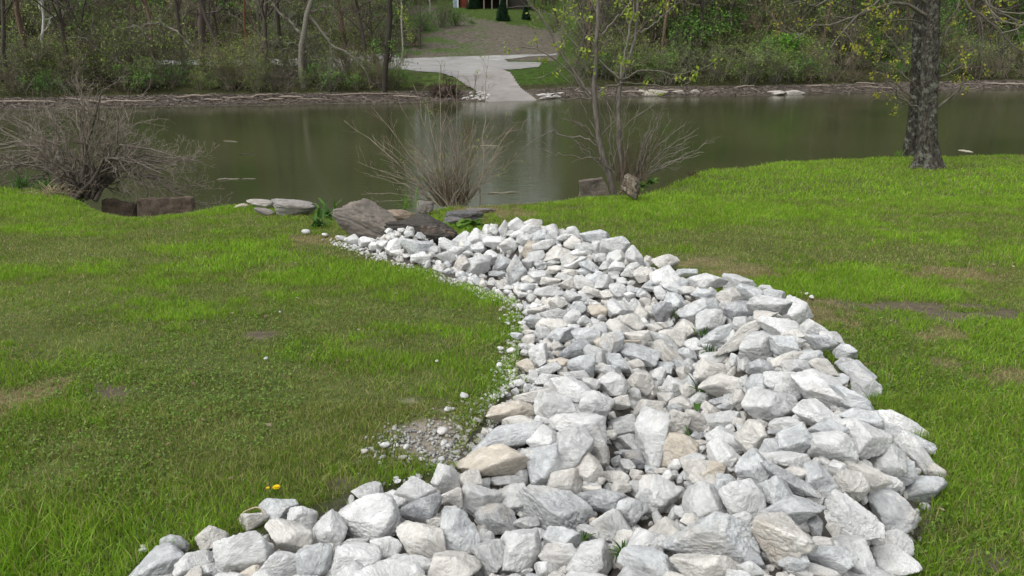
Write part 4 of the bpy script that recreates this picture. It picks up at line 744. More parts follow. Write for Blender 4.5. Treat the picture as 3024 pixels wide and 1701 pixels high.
def stem_tree():
    g = np.random.default_rng(23); D = 10.9; base = at_y(1835, 572, D); t = thing('multi_stem_tree', base, 'slender multi-stem sapling tree with yellow-green leaf tufts beside the pale stump', 'tree')
    def tr(pts, r0, r1, K=16, dz=0):
        P = poly_res([at_y(a, b, D+dz*i/len(pts)) for i, (a, b) in enumerate(pts)], K); return P-base, np.linspace(r0, r1, K)
    main = [tr([(1812, 572), (1803, 535), (1767, 419), (1758, 310), (1750, 274), (1757, 225), (1761, 178), (1763, 104), (1764, 0), (1770, -140), (1766, -330)], 0.046, 0.016),
            tr([(1840, 565), (1835, 467), (1828, 395), (1828, 322), (1829, 267), (1834, 231), (1856, 190), (1871, 128), (1883, 98), (1880, 59), (1884, -20), (1895, -220)], 0.040, 0.011, dz=0.3)]
    lim = [tr([(1834, 231), (1838, 193), (1852, 120), (1871, 30), (1868, -60)], 0.02, 0.007), tr([(1830, 232), (1800, 205), (1770, 180), (1700, 140), (1665, 90), (1664, 10), (1660, -60)], 0.016, 0.006), tr([(1745, 290), (1690, 202), (1648, 148), (1619, 83), (1600, 50), (1559, 0), (1540, -60)], 0.024, 0.009, dz=-0.3),
           tr([(1750, 282), (1710, 245), (1660, 190), (1625, 165), (1580, 145), (1548, 137), (1500, 152)], 0.014, 0.005, dz=-0.4), tr([(1763, 110), (1735, 80), (1700, 40), (1690, 10)], 0.012, 0.006), tr([(1766, 110), (1790, 85), (1820, 50), (1850, 20), (1875, -10)], 0.013, 0.006),
           tr([(1755, 275), (1800, 250), (1850, 243), (1900, 248), (1960, 258), (2000, 262), (2040, 240), (2045, 226)], 0.012, 0.004, dz=0.5), tr([(1834, 235), (1870, 215), (1920, 205), (1960, 215), (2010, 220), (2060, 210), (2110, 180)], 0.012, 0.004, dz=0.6),
           tr([(1883, 100), (1920, 80), (1960, 50), (1995, 5), (2010, -30)], 0.013, 0.005), tr([(1770, 430), (1720, 405), (1650, 398), (1630, 388), (1600, 400), (1540, 440)], 0.014, 0.004, dz=-0.3), tr([(1772, 440), (1740, 380), (1700, 358), (1660, 355), (1640, 320)], 0.012, 0.004),
           tr([(1776, 410), (1735, 350), (1715, 290), (1690, 262), (1662, 205)], 0.010, 0.004, dz=-0.2), tr([(1750, 290), (1700, 288), (1660, 295), (1610, 300), (1560, 350), (1530, 400)], 0.010, 0.003, dz=-0.3), tr([(1780, 470), (1700, 462), (1640, 455), (1610, 440), (1595, 435)], 0.009, 0.003)]
    for k in range(26):
        a = math.radians(g.uniform(12, 78)) if k < 16 else math.radians(g.uniform(-75, 10)); L = g.uniform(140, 255); e = (1880+math.sin(a)*L, 500-math.cos(a)*L*0.9); b0 = (g.uniform(1860, 1895), 530) if k < 16 else (g.uniform(1790, 1850), 520)
        lim.append(tr([b0, ((b0[0]*.5+e[0]*.5)+g.normal()*6, (b0[1]*.5+e[1]*.5)-10), e], g.uniform(0.007, 0.012), 0.003, dz=g.uniform(-.5, .5)))
    b1 = Bag()
    for P, R in main: q = P[None].copy(); q[0, 1:] += g.normal(size=(15, 3))*0.008; woody(q, R[None], b1, (0.17, 0.15, 0.13), 8)
    obj('trunk', b1.mesh('trunk', M_BARK, True), t)
    LP = np.array([p for p, _ in lim])+g.normal(size=(len(lim), 16, 3))*0.012; LR = np.array([r for _, r in lim]); b2 = Bag(); woody(LP, LR, b2, (0.20, 0.18, 0.15), 5)
    MP = np.array([p for p, _ in main]); MR = np.array([r for _, r in main])*0.35; Q0, S0 = spawn(MP, MR, 16, g, (0.10, 0.26), (35, 75), 16, 0.35, 0.06, 0.18, 1.0, 0.7, 0.3, 0.0, 0.003); woody(Q0, S0, b2, (0.19, 0.165, 0.14), 4)
    AP = np.concatenate([LP, Q0]); AR = np.concatenate([LR, S0])
    P1, R1 = spawn(AP, AR, 6, g, (0.12, 0.34), (25, 60), 6, 0.15, 0.18, 0.2, 1.0, 0.5, 0.5, 0.02, 0.0022); woody(P1, R1, b2, (0.19, 0.165, 0.14), 3)
    P2, R2 = spawn(P1, R1, 2, g, (0.3, 0.6), (30, 60), 4, 0.15, 0.16, 0.2, 1.0, 0.8, 0.6, 0.02, 0.0018); woody(P2, R2, b2, (0.2, 0.17, 0.145), 3); obj('branches', b2.mesh('branches', M_TWIG, True), t)
    b3 = Bag(); wp = P1[:, -1]+base; pxx, pyy, _ = project(wp); pk = (g.random(len(P1)) < 0.38)&(pyy < 290); V, F, c = leaves(P1[pk, -1], g, 11, 0.06, 0.04, YL); b3.add(V, [F], c); V, F, c = leaves(LP[:9, -1], g, 14, 0.05, 0.04, YL); b3.add(V, [F], c); obj('leaves', b3.mesh('leaves', M_LEAF), t)
    b4 = Bag(); n = 90; x0 = g.uniform(-0.1, 0.35, n); q = np.stack([x0, g.normal(size=n)*0.08, 0.18+0*x0], -1); e = q+np.stack([g.normal(size=n)*0.05+0.2*(x0-0.1), g.normal(size=n)*0.05, g.uniform(0.25, 0.62, n)], -1)
    P = q[:, None]*(1-np.linspace(0, 1, 4))[None, :, None]+e[:, None]*np.linspace(0, 1, 4)[None, :, None]; P[:, 1:3] += g.normal(size=(n, 2, 3))*0.012; woody(P, np.full((n, 4), 0.0045)*np.linspace(1, .5, 4), b4, (0.15, 0.12, 0.085), 4); obj('dead_stems', b4.mesh('dead_stems', M_TWIG, True), t)
stem_tree()
o, c, dim = build_stone('tree_stump', 1864, 550, 66, 62, 24, 9301, 5, M_OAK, lambda x, y: lawn0(x, y)+0.12, 0.1, 0.9, 8, 9, 0.16, strata(1.2, 0.12))
o.data.color_attributes.new('Col', 'FLOAT_COLOR', 'POINT'); o.data.color_attributes['Col'].data.foreach_set('color', np.tile([0.20, 0.165, 0.125, 1], len(o.data.vertices))); tag(o, 'pale broken stump with a hollow at the foot of the multi-stem tree', 'stump')

# big tree on the right, its twin trunk behind, and the branches that hang into the view
def big_tree(D, path, col, lb_, seed, limbs, name='shade_tree', nb=0, crown=True):
    g = np.random.default_rng(seed); P = np.array([at_y(a, b, D) for a, b, _ in path]); base = P[0]*1.0; base[2] = float(ground(base[0], base[1]))-0.05; P[0] = base; R = np.array([w_/FPX*D*0.415/math.cos(0.1) for *_, w_ in path])
    s = np.concatenate([[0], np.cumsum(np.linalg.norm(np.diff(P, axis=0), axis=1))]); u = np.linspace(0, s[-1], 90); Q = np.stack([np.interp(u, s, P[:, k]) for k in range(3)], -1)-base; RR = np.interp(u, s, R)
    Q[:, 0] += 0.03*(fbm(np.stack([u*0.9, u*0, u*0], -1), 2)-0.5); t = thing(name, base, lb_, 'tree'); sides = 40; th = np.arange(sides)*6.2832/sides
    flare = 1+0.62*np.exp(-u/0.22)[:, None]*(0.6+0.6*np.sin(th*5+seed)[None]); V = Q[:, None, :]+np.stack([np.cos(th)[None]*RR[:, None]*flare, np.sin(th)[None]*RR[:, None]*flare, 0*flare], -1)
    nn = fbm(np.stack([np.cos(th)[None]*3.2+0*u[:, None], np.sin(th)[None]*3.2+0*u[:, None], u[:, None]*1.6+0*th[None]], -1)*1.6+seed, 4); V[..., :2] = Q[:, None, :2]+(V[..., :2]-Q[:, None, :2])*(0.88+0.26*nn)[..., None]
    i = np.arange(90*sides).reshape(90, sides); j = np.roll(i, -1, 1); F = np.stack([i[:-1], j[:-1], j[1:], i[1:]], -1).reshape(-1, 4); b = Bag(); b.add(V.reshape(-1, 3), [F], col); obj('trunk', b.mesh('trunk', M_OAK, True), t)
    b2 = Bag(); LP = [poly_res([at_y(a, c_, D+dz*k/len(pts)) for k, (a, c_) in enumerate(pts)], 14)-base for pts, r, dz in limbs]; LR = [np.linspace(r, r*0.3, 14) for _, r, _ in limbs]
    LP = np.array(LP)+g.normal(size=(len(LP), 14, 3))*0.02; LR = np.array(LR)
    woody(LP, LR, b2, (0.14, 0.125, 0.10), 5)
    P1, R1 = spawn(LP, LR, 7, g, (0.14, 0.36), (30, 65), 6, 0.12, 0.18, 0.2, 1.0, 0.5, 0.4, 0.0, 0.004); woody(P1, R1, b2, (0.15, 0.13, 0.105), 4)
    P2, R2 = spawn(P1, R1, 3, g, (0.3, 0.6), (30, 60), 4, 0.12, 0.18, 0.2, 1.0, 0.7, 0.5, 0.0, 0.003); woody(P2, R2, b2, (0.16, 0.135, 0.11), 3)
    # crown far above the frame
    if crown:
        top = Q[60:][None]; TR = RR[60:][None]*0.5; P0, R0 = spawn(top, TR, 16, g, (0.25, 0.55), (40, 75), 12, 0.25, 0.1, 0.0, 1.0, 0.8, 0.25, 0.0, 0.01); woody(P0, R0, b2, (0.14, 0.125, 0.10), 5)
        P4, R4 = spawn(P0, R0, 8, g, (0.25, 0.5), (30, 60), 6, 0.1, 0.15, 0.2, 1.0, 0.6, 0.3, 0.0, 0.005); woody(P4, R4, b2, (0.14, 0.125, 0.10), 3)
        P5, R5 = spawn(P4, R4, 4, g, (0.3, 0.6), (30, 60), 4, 0.1, 0.15, 0.2, 1.0, 0.6, 0.5, 0.0, 0.004); woody(P5, R5, b2, (0.14, 0.125, 0.10), 3)
    obj('branches', b2.mesh('branches', M_TWIG, True), t); b3 = Bag(); pk = g.random(len(P1)) < 0.4; pts = np.concatenate([P1[pk, -1], P2[g.random(len(P2)) < 0.14][:, -1]]); V, F, c = leaves(pts, g, 12, 0.055, 0.04, YO); b3.add(V, [F], c)
    if crown: V, F, c = leaves(P5[::2, -1], g, 4, 0.09, 0.09, YO); b3.add(V, [F], c)
    obj('crown', b3.mesh('crown', M_LEAF), t); return t
big_tree(13.3, [(2740, 500, 84), (2740, 470, 74), (2738, 400, 63), (2742, 300, 54), (2746, 200, 56), (2746, 120, 52), (2750, 0, 50), (2752, -300, 46), (2745, -700, 36), (2750, -1200, 20)], (0.075, 0.068, 0.056), 'large front trunk with dark furrowed bark and grey lichen on the right lawn', 61,
    [([(2750, 60), (2680, 10), (2600, 20), (2540, 45), (2460, 70), (2400, 80), (2345, 115)], 0.035, -0.5), ([(2752, 20), (2700, -20), (2600, -5), (2520, 60), (2480, 95), (2455, 145)], 0.03, -0.8), ([(2766, 150), (2800, 95), (2830, 30), (2850, 5)], 0.022, 0.3),
     ([(2768, 315), (2810, 290), (2850, 235), (2870, 180)], 0.026, -0.3), ([(2768, 230), (2820, 205), (2860, 180), (2895, 110), (2890, 60)], 0.018, 0.4), ([(2715, 325), (2660, 290), (2600, 205), (2560, 195)], 0.018, -0.3), ([(2710, 300), (2640, 245), (2590, 215), (2530, 170), (2520, 155)], 0.016, 0.2), ([(2720, 60), (2650, 60), (2610, 75), (2640, 130), (2680, 180)], 0.014, -0.6),
     ([(2755, -80), (2830, -20), (2870, 25), (2940, 80), (2990, 130), (3060, 190)], 0.03, -0.4), ([(2755, -150), (2900, -40), (2935, 30), (2985, 60), (3060, 75)], 0.035, -0.6), ([(2755, -60), (2860, -10), (2900, 80), (2905, 150), (2890, 230)], 0.015, -0.2), ([(2750, -100), (2630, 0), (2610, 60), (2640, 100)], 0.014, -0.3), ([(2752, -130), (2500, -10), (2400, 15), (2320, 10)], 0.03, -0.9), ([(2730, 290), (2690, 230), (2655, 140), (2640, 80)], 0.013, -0.3), ([(2765, 170), (2800, 200), (2850, 150), (2920, 120)], 0.015, 0.4)])
big_tree(15.2, [(2686, 474, 44), (2690, 440, 44), (2697, 380, 40), (2704, 300, 36), (2708, 200, 34), (2709, 100, 34), (2712, 0, 34), (2728, -300, 28), (2735, -800, 18)], (0.05, 0.045, 0.036), 'thinner dark trunk standing close behind the large front trunk', 62,
    [([(2705, 250), (2660, 215), (2600, 180), (2560, 120)], 0.018, 0.3), ([(2712, 180), (2650, 120), (2620, 60), (2615, 20)], 0.016, 0.2), ([(2700, 312), (2640, 300), (2600, 296), (2585, 285)], 0.012, -0.2)], crown=True)
# twigs of a tree outside the frame, hanging in at the top right
def hanging():
    g = np.random.default_rng(64); D = 9.0; base = at_y(3200, -500, D); t = thing('overhanging_branch', base, 'pale arching branch with orange-green buds entering at the top right corner', 'branch'); b2 = Bag()
    L = [[(3200, -500), (3000, -150), (2905, -10), (2930, 30), (2990, 42), (3060, 35)], [(3200, -500), (3010, -120), (2900, 0), (2935, 45), (2970, 70), (3060, 78)], [(3200, -500), (3060, 40), (3010, 85), (2955, 98)]]
    LP = np.array([poly_res([at_y(a, c_, D) for a, c_ in p], 14)-base for p in L]); LR = np.tile(np.linspace(0.022, 0.006, 14), (3, 1)); woody(LP, LR, b2, (0.24, 0.22, 0.18), 5); P1, R1 = spawn(LP, LR, 8, g, (0.08, 0.2), (30, 60), 5, 0.0, 0.15, 0.4, 1, 0.5, 0.4, 0, 0.002); woody(P1, R1, b2, (0.2, 0.18, 0.15), 3)
    obj('twigs', b2.mesh('twigs', M_TWIG, True), t); b3 = Bag(); V, F, c = leaves(P1[::2, -1], g, 12, 0.03, 0.022, YO); b3.add(V, [F], c); obj('leaves', b3.mesh('leaves', M_LEAF), t)
hanging()
# ------------------------------------------------------------------ the far bank: trees, brush, driftwood, house
M_TREE = veg_mat('tree_crown', 0.12, 0.75)
def fpt(px, dy, x_y=None):
    """point on the far ground seen in column px, dy metres behind the waterline (or at depth x_y)"""
    y = 55.0
    for _ in range(8):
        x = (px-W0/2)/FPX*(y*cp+3.0*sp); y = float(ys_(x))+dy if x_y is None else x_y
    return np.array([x, y, float(far(x, y))])
def tree_parts(seed, h, n1=14, n2_=7, n3=5, leaf=500, lcol=YL, lsz=0.14, col=(0.10, 0.085, 0.07), tcol=(0.17, 0.15, 0.12), up=0.3, lean=0.05, r=0.0115, t0=0.15, spread=(0.18, 0.4)):
    g = np.random.default_rng(seed); K = 12; d = np.array([g.normal()*lean, g.normal()*lean, 1.0]); P = np.cumsum(np.concatenate([np.zeros((1, 3)), unit(d+g.normal(size=(K-1, 3))*0.05)*h/(K-1)]), 0)[None]
    R = np.linspace(h*r, h*r*0.15, K)[None]; b = Bag(); woody(P, R, b, col, 6)
    P1, R1 = spawn(P, R, n1, g, spread, (40, 80), 7, up, 0.16, t0, 1.0, 0.5, 0.25, 0.02); woody(P1, R1, b, col, 4); c = Bag()
    P2, R2 = spawn(P1, R1, n2_, g, (0.25, 0.55), (30, 65), 5, 0.1, 0.2, 0.15, 1.0, 0.6, 0.4, 0.0, 0.009); woody(P2, R2, c, tcol, 3)
    if n3: P3, R3 = spawn(P2, R2, n3, g, (0.35, 0.75), (25, 60), 4, 0.05, 0.22, 0.15, 1.0, 0.7, 0.6, 0.0, 0.006); woody(P3, R3, c, tcol, 3)
    else: P3 = P2
    if leaf: V, F, cc = leaves(P3[g.integers(0, len(P3), leaf//3), -1], g, 3, lsz, 0.16, lcol); c.add(V, [F], cc)
    return b, c
def shrub_parts(seed, h, n0=14, n1=7, n2_=5, leaf=500, lcol=YL, lsz=0.10, tcol=(0.17, 0.15, 0.12), sp=0.6):
    g = np.random.default_rng(seed); a = g.random(n0)*6.283; q = np.abs(g.normal(size=n0))*sp; d = unit(np.stack([np.cos(a)*q, np.sin(a)*q, np.ones(n0)], -1)); K = 6
    P = np.zeros((n0, K, 3)); P[:, 0, :2] = g.normal(size=(n0, 2))*0.25
    for k in range(1, K): d = unit(d+g.normal(size=(n0, 3))*0.14-np.array([0, 0, 0.05])); P[:, k] = P[:, k-1]+d*(h*g.uniform(0.6, 1.1, n0)/(K-1))[:, None]
    R = np.linspace(0.022, 0.008, K)[None].repeat(n0, 0); c = Bag(); woody(P, R, c, tcol, 4)
    P1, R1 = spawn(P, R, n1, g, (0.25, 0.6), (30, 70), 5, 0.1, 0.22, 0.1, 1.0, 0.7, 0.5, 0.0, 0.008); woody(P1, R1, c, tcol, 3)
    P2, R2 = spawn(P1, R1, n2_, g, (0.3, 0.7), (30, 65), 4, 0.05, 0.22, 0.1, 1.0, 0.8, 0.6, 0.0, 0.006); woody(P2, R2, c, tcol, 3)
    if leaf: V, F, cc = leaves(P2[g.integers(0, len(P2), leaf//3), -1], g, 3, lsz, 0.14, lcol); c.add(V, [F], cc)
    return c
OL = [(0.18, 0.26, 0.055), (0.22, 0.29, 0.065), (0.13, 0.20, 0.045), (0.22, 0.25, 0.08)]
GR = [(0.11, 0.24, 0.04), (0.08, 0.19, 0.035), (0.14, 0.28, 0.045)]
BR = [(0.17, 0.16, 0.08), (0.20, 0.20, 0.09), (0.14, 0.14, 0.07)]
class Proto:
    def __init__(s, b, c, nm=('trunk', 'crown')): s.b = b.mesh(nm[0], M_BARK, True) if b else None; s.c = c.mesh(nm[1], M_TREE)
PR = [Proto(*tree_parts(101, 15, 16, 8, 5, 900, OL)), Proto(*tree_parts(102, 17, 14, 8, 5, 500, BR, 0.1, lean=0.12)), Proto(*tree_parts(103, 13, 18, 8, 5, 1500, GR)),
      Proto(*tree_parts(104, 16, 15, 8, 5, 700, YL, 0.12)), Proto(*tree_parts(105, 18, 12, 9, 5, 300, BR, 0.1, (0.17, 0.12, 0.09))), Proto(*tree_parts(106, 15, 14, 7, 5, 350, OL, 0.12, (0.42, 0.41, 0.38), (0.24, 0.22, 0.2)))]
def plant(pr, px, dy, sc, rz, lb_, grp_='trees along the far bank', name='bank_tree', cat='tree', yy=None):
    p = fpt(px, dy, yy); t = thing(name, p-[0, 0, 0.1], lb_, cat, grp_, rz, sc)
    if pr.b: obj('trunk', pr.b, t)
    obj('crown', pr.c, t); return t
FT = [(20, 6, 1, 'reddish-brown twiggy tree at the left edge of the far bank'), (95, 8, 4, 'dark-limbed tree just left of the white birch trunk'), (210, 7, 0, 'olive-leaved tree right of the white birch trunk'), (300, 9, 1, 'bare brown tree behind the left fallen sycamore'),
      (455, 8, 4, 'bare brown tree right of the left fallen sycamore'), (545, 10, 3, 'thin tree left of the broad brown trunk'), (660, 8, 1, 'bare tangled tree between the broad brown trunk and the rust-coloured trunk'), (790, 7, 0, 'olive tree left of the big white sycamore'),
      (850, 10, 1, 'brown twiggy tree standing close behind the big white sycamore'), (1030, 9, 4, 'bare tree right of the big white sycamore'), (1085, 6.5, 0, 'leaning tree left of the dark ivy trunk'), (1110, 9, 2, 'green-leaved tree just behind the dark ivy trunk'),
      (1695, 7, 1, 'first bare tree right of the boat ramp grass'), (1735, 9, 4, 'brown bare tree behind the first tree right of the ramp grass'), (1800, 8, 1, 'tangled bare tree behind the slender sapling tree'), (1880, 10, 0, 'olive tree behind the forked sapling stem'), (1950, 7, 4, 'dark-stemmed tree right of the forked sapling stem'),
      (2010, 10, 3, 'yellow-green tree standing in the dark stems'), (2075, 8, 1, 'bare grey tree left of the round olive thicket'), (2150, 9, 0, 'olive tree in the middle of the right-hand far bank'), (2230, 11, 2, 'green tree left of the bright green bush'), (2350, 9, 0, 'olive tree right of the bright green bush'),
      (2420, 8, 4, 'dark trunk tree right of the bright green bush'), (2500, 10, 1, 'bare tree midway between the bright bush and the big trunk'), (2585, 8, 2, 'green tree seen left of the big front trunk'), (2660, 10, 4, 'dark tree right beside the big front trunk on the far bank'), (2835, 9, 0, 'olive tree seen right of the big front trunk'),
      (2910, 8, 1, 'bare tree near the right edge of the far bank'), (2985, 10, 2, 'dark green tree at the right edge of the far bank')]
g = np.random.default_rng(88)
for px, dy, v, lb_ in FT: plant(PR[v], px, dy, g.uniform(0.8, 1.15), g.uniform(0, 6.28), lb_)
for px, yy, v, lb_ in [(1240, 96, 2, 'green tree left of the mulched slope'), (1195, 104, 0, 'olive tree behind the pale slender trunk'), (1650, 104, 1, 'bare tree at the right end of the mulched slope'), (1690, 96, 4, 'brown tree right of the hill lawn'), (1275, 128, 5, 'grey bare tree left of the house'), (1600, 150, 4, 'bare brown tree right of the house'), (1330, 158, 0, 'olive tree behind the left end of the house')]:
    plant(PR[v], px, 0, g.uniform(0.6, 0.85), g.uniform(0, 6.28), lb_, yy=yy)
def special(name, paths, D, col, lb_, side=None, n=6, sz=(0.1, 0.3), leaf=0, lcol=OL, k2=3):
    g = np.random.default_rng(int(paths[0][0][0][0])+5); p0 = at_y(paths[0][0][0][0], paths[0][0][0][1], D); base = np.array([p0[0], D, float(far(p0[0], D))-0.1]); t = thing(name, base, lb_, 'tree', 'trees along the far bank'); b = Bag()
    LP = []; LR = []
    for i, (pts, r0, r1) in enumerate(paths):
        q = np.array([at_y(a, c, D+0.15*i) for a, c in pts])-base
        if i == 0: q = np.concatenate([[[0, 0, 0]], q])
        LP.append(poly_res(q, 14)); LR.append(np.linspace(r0, r1, 14)*(0.7 if col[0] > 0.25 else 0.85))
    LP, LR = np.array(LP), np.array(LR); LP[:, 1:] += g.normal(size=(len(LP), 13, 3))*0.05; woody(LP[:1], LR[:1], b, col, 9); obj('trunk', b.mesh('trunk', M_BARK, True), t); b2 = Bag()
    if len(LP) > 1: woody(LP[1:], LR[1:], b2, col, 6)
    P1, R1 = spawn(LP, LR*0.6, n, g, sz, (30, 70), 7, 0.0, 0.24, 0.1, 1.0, 0.6, 0.4, 0.0, 0.018); woody(P1, R1, b2, col, 4); tc_ = tuple(np.array(col)*0.6+np.array([.05, .045, .035]))
    P2, R2 = spawn(P1, R1, k2, g, (0.3, 0.7), (30, 65), 5, 0.0, 0.22, 0.1, 1.0, 0.8, 0.6, 0.0, 0.010); woody(P2, R2, b2, tc_, 3)
    if leaf: V, F, cc = leaves(P2[g.integers(0, len(P2), leaf//3), -1], g, 3, 0.13, 0.2, lcol); b2.add(V, [F], cc)
    obj('crown', b2.mesh('crown', M_TREE), t)
WH = (0.22, 0.205, 0.165)
special('sycamore_tree', [([(893, 190), (890, 148), (902, 74), (917, 0), (925, -120), (940, -320)], 0.30, 0.12), ([(905, 60), (914, 50), (950, 89), (974, 134), (1012, 148), (1045, 175), (1080, 205), (1095, 250)], 0.14, 0.04), ([(890, 100), (885, 95), (822, 36), (790, -10)], 0.13, 0.07), ([(950, 89), (938, 101), (902, 116), (870, 112)], 0.05, 0.03),
    ([(974, 134), (980, 166), (1015, 202), (1030, 240)], 0.07, 0.03), ([(915, 30), (985, 18), (978, 56), (997, 83)], 0.06, 0.03), ([(890, 140), (860, 125), (835, 150), (830, 200)], 0.06, 0.03), ([(1012, 148), (1060, 160), (1100, 190)], 0.06, 0.02), ([(895, 130), (868, 160), (915, 205), (920, 235)], 0.06, 0.03)], 59.0, WH, 'big white-barked sycamore reaching long pale limbs down over the far bank', n=6)
special('sycamore_tree', [([(450, 240), (445, 220), (398, 205), (335, 175), (285, 142), (249, 111), (184, 119)], 0.14, 0.05), ([(285, 142), (275, 110), (268, 75), (280, 40)], 0.06, 0.03), ([(470, 200), (439, 148), (418, 86), (398, 74), (365, 83), (353, 104)], 0.09, 0.04), ([(398, 74), (387, 77), (386, 137)], 0.05, 0.03), ([(560, 130), (528, 95), (481, 68), (433, 68), (420, 82)], 0.08, 0.04), ([(400, 160), (386, 137), (370, 128), (353, 132)], 0.05, 0.03), ([(335, 175), (310, 190), (280, 250), (275, 280)], 0.07, 0.03)], 57.5, WH, 'pale leaning sycamore with bare arching white branches on the left far bank', n=6)
special('birch_tree', [([(128, 180), (124, 50), (126, 0), (130, -200)], 0.17, 0.10)], 70.0, (0.55, 0.54, 0.5), 'white birch-like trunk at the far left of the opposite bank', n=8, sz=(0.1, 0.2))
special('bank_tree', [([(600, 235), (598, 150), (595, 60), (600, -20), (610, -300)], 0.42, 0.22)], 66.0, (0.125, 0.10, 0.085), 'broad brown trunk on the left far bank beside the glimpse of road', n=14, sz=(0.12, 0.3))
special('bank_tree', [([(730, 200), (726, 120), (722, 50), (722, 0), (720, -250)], 0.12, 0.09)], 66.0, (0.22, 0.115, 0.06), 'slim rust-coloured trunk on the left far bank', n=10, sz=(0.1, 0.2))
special('bank_tree', [([(1135, 275), (1138, 200), (1145, 120), (1150, 60), (1155, 0), (1160, -240)], 0.26, 0.16)], 58.0, (0.055, 0.048, 0.038), 'dark ivy-wrapped trunk at the left side of the road opening', n=20, sz=(0.08, 0.22), leaf=2400, lcol=GR)
special('bank_tree', [([(1190, 175), (1186, 90), (1184, 0), (1186, -200)], 0.13, 0.10)], 76.0, (0.36, 0.33, 0.28), 'pale slender trunk just right of the dark ivy-wrapped trunk', n=5, sz=(0.05, 0.12), leaf=500, lcol=YL)
# named bushes
SB = [shrub_parts(201, 3.0, 16, 8, 6, 900, OL), shrub_parts(202, 2.6, 16, 9, 6, 200, BR, tcol=(0.15, 0.115, 0.095)), shrub_parts(203, 2.4, 14, 7, 5, 2400, GR, 0.11), shrub_parts(204, 3.4, 18, 8, 6, 500, OL, tcol=(0.15, 0.13, 0.11))]
SBM = [Proto(None, s, ('', 'crown')) for s in SB]
def bush(px, dy, sc, v, lb_, yy=None, name='bush'):
    p = fpt(px, dy, yy); o = obj(name, SBM[v].c, None, p-[0, 0, .1]); o.rotation_euler = (0, 0, px*0.7); o.scale = (sc, sc, sc*0.9); return tag(o, lb_, 'bush', 'bushes on the far bank')
BG = Proto(None, shrub_parts(205, 2.6, 16, 9, 7, 7000, [(0.13, 0.30, 0.03), (0.17, 0.36, 0.04), (0.09, 0.22, 0.025)], 0.13), ('', 'crown'))
p = fpt(2300, 6.5); o = obj('bush', BG.c, None, p); o.scale = (1.5, 1.2, 1.45); tag(o, 'bright green leafy bush on the right-hand far bank', 'bush', 'bushes on the far bank')
for a in [(2390, 6.0, 0.85, 2, 'dark green bush right of the bright green bush'), (1090, 5.4, 0.62, 1, 'reddish-brown thorny bush left of the dark ivy-wrapped trunk'), (1180, 5.4, 0.8, 2, 'green bush at the foot of the dark ivy-wrapped trunk'), (640, 5.5, 0.6, 2, 'green bush under the broad brown trunk'), (2080, 6.0, 0.85, 0, 'round olive thicket on the right-hand far bank'),
          (1720, 6.5, 0.8, 0, 'olive bush at the right edge of the ramp grass'), (2640, 6.0, 0.75, 2, 'green bush on the far bank left of the big front trunk'), (2900, 6.5, 0.8, 3, 'olive bush on the far bank right of the big front trunk')]: bush(*a)
for a in [(1345, 0, 1.35, 2, 'dark green bush at the top of the mulched slope left of the house', 118), (1300, 0, 1.25, 3, 'grey-green bush left of the dark slope bush', 114), (1255, 0, 1.3, 2, 'green bush at the upper left of the mulched slope', 110), (1230, 0, 1.0, 1, 'brown bush low on the left of the mulched slope', 98), (1640, 0, 1.1, 0, 'olive bush at the right end of the hill lawn', 112), (1395, 0, 0.4, 2, 'small dark bush on the hill lawn', 122)]: bush(*a)
# brush and wood that read as one mass
def scatter(name, protos, pts, lab_, seed):
    g = np.random.default_rng(seed); b = Bag()
    arr = [(np.concatenate(s.V), {k: (np.concatenate(f) if f else []) for k, f in s.F.items()}, np.concatenate(s.C)) for s in protos]
    for p, sc, vi in pts:
        V, F, C = arr[vi]; a = g.random()*6.283; ca, sa = math.cos(a), math.sin(a); s3 = sc*np.array([1, 1, g.uniform(0.85, 1.15)])
        Q = V*s3; Q = np.stack([Q[:, 0]*ca-Q[:, 1]*sa, Q[:, 0]*sa+Q[:, 1]*ca, Q[:, 2]], -1)+p; tint = g.uniform(0.7, 1.25)*np.array([g.uniform(0.92, 1.1), 1.0, g.uniform(0.9, 1.05)])
        b.add(Q, [F[3], F[4]], C*tint)
    o = obj(name, b.mesh(name, M_TREE)); return tag(o, lab_, name, None, 'stuff')
LO = [shrub_parts(211, 3.0, 10, 6, 4, 1000, OL, 0.11, (0.17, 0.155, 0.12)), shrub_parts(212, 2.6, 10, 6, 5, 240, BR, 0.10, (0.19, 0.165, 0.13)), shrub_parts(213, 2.4, 9, 5, 4, 1100, GR, 0.11, (0.14, 0.125, 0.10)), shrub_parts(214, 3.6, 12, 6, 4, 800, OL, 0.11, (0.19, 0.17, 0.135))]
g = np.random.default_rng(90); pts = []
for k in range(300):
    px = g.uniform(-500, 1200) if k < 130 else g.uniform(1690, 3600); right = px > 1500; dy = g.uniform(3.9, 10.5) if not right else 3.9+9*g.random()**1.3
    p = fpt(px, dy); sc = g.uniform(0.45, 0.8) if not right else g.uniform(0.6, 0.95)+0.03*dy
    if not right: sc *= 0.9 if 440 < px < 1150 and dy > 7 else 1.15
    pts.append((p, sc, g.choice([0, 1, 1, 1, 2, 3]) if not right else g.choice([0, 0, 1, 2, 3, 3])))
for k in range(170):
    px = g.uniform(-500, 1190) if k < 90 else g.uniform(1200, 3500); yy = g.uniform(88, 125)
    if 1170 < px < 1700: continue
    pts.append((fpt(px, 0, yy), g.uniform(0.9, 1.5), g.integers(4)))
for k in range(430):
    px = g.uniform(-500, 1180) if k < 210 else g.uniform(1700, 3500)
    p = fpt(px, 8+26*g.random()) if px > 1500 else (fpt(px, 6+4*g.random()) if k % 3 == 0 else fpt(px, 0, 88+28*g.random()))
    pts.append((p, g.uniform(1.2, 2.3)*(0.6 if px < 1500 and k % 3 == 0 else 1), g.choice([1, 1, 1, 3, 0]) if px < 1500 else g.choice([0, 1, 3, 3, 2, 2])))
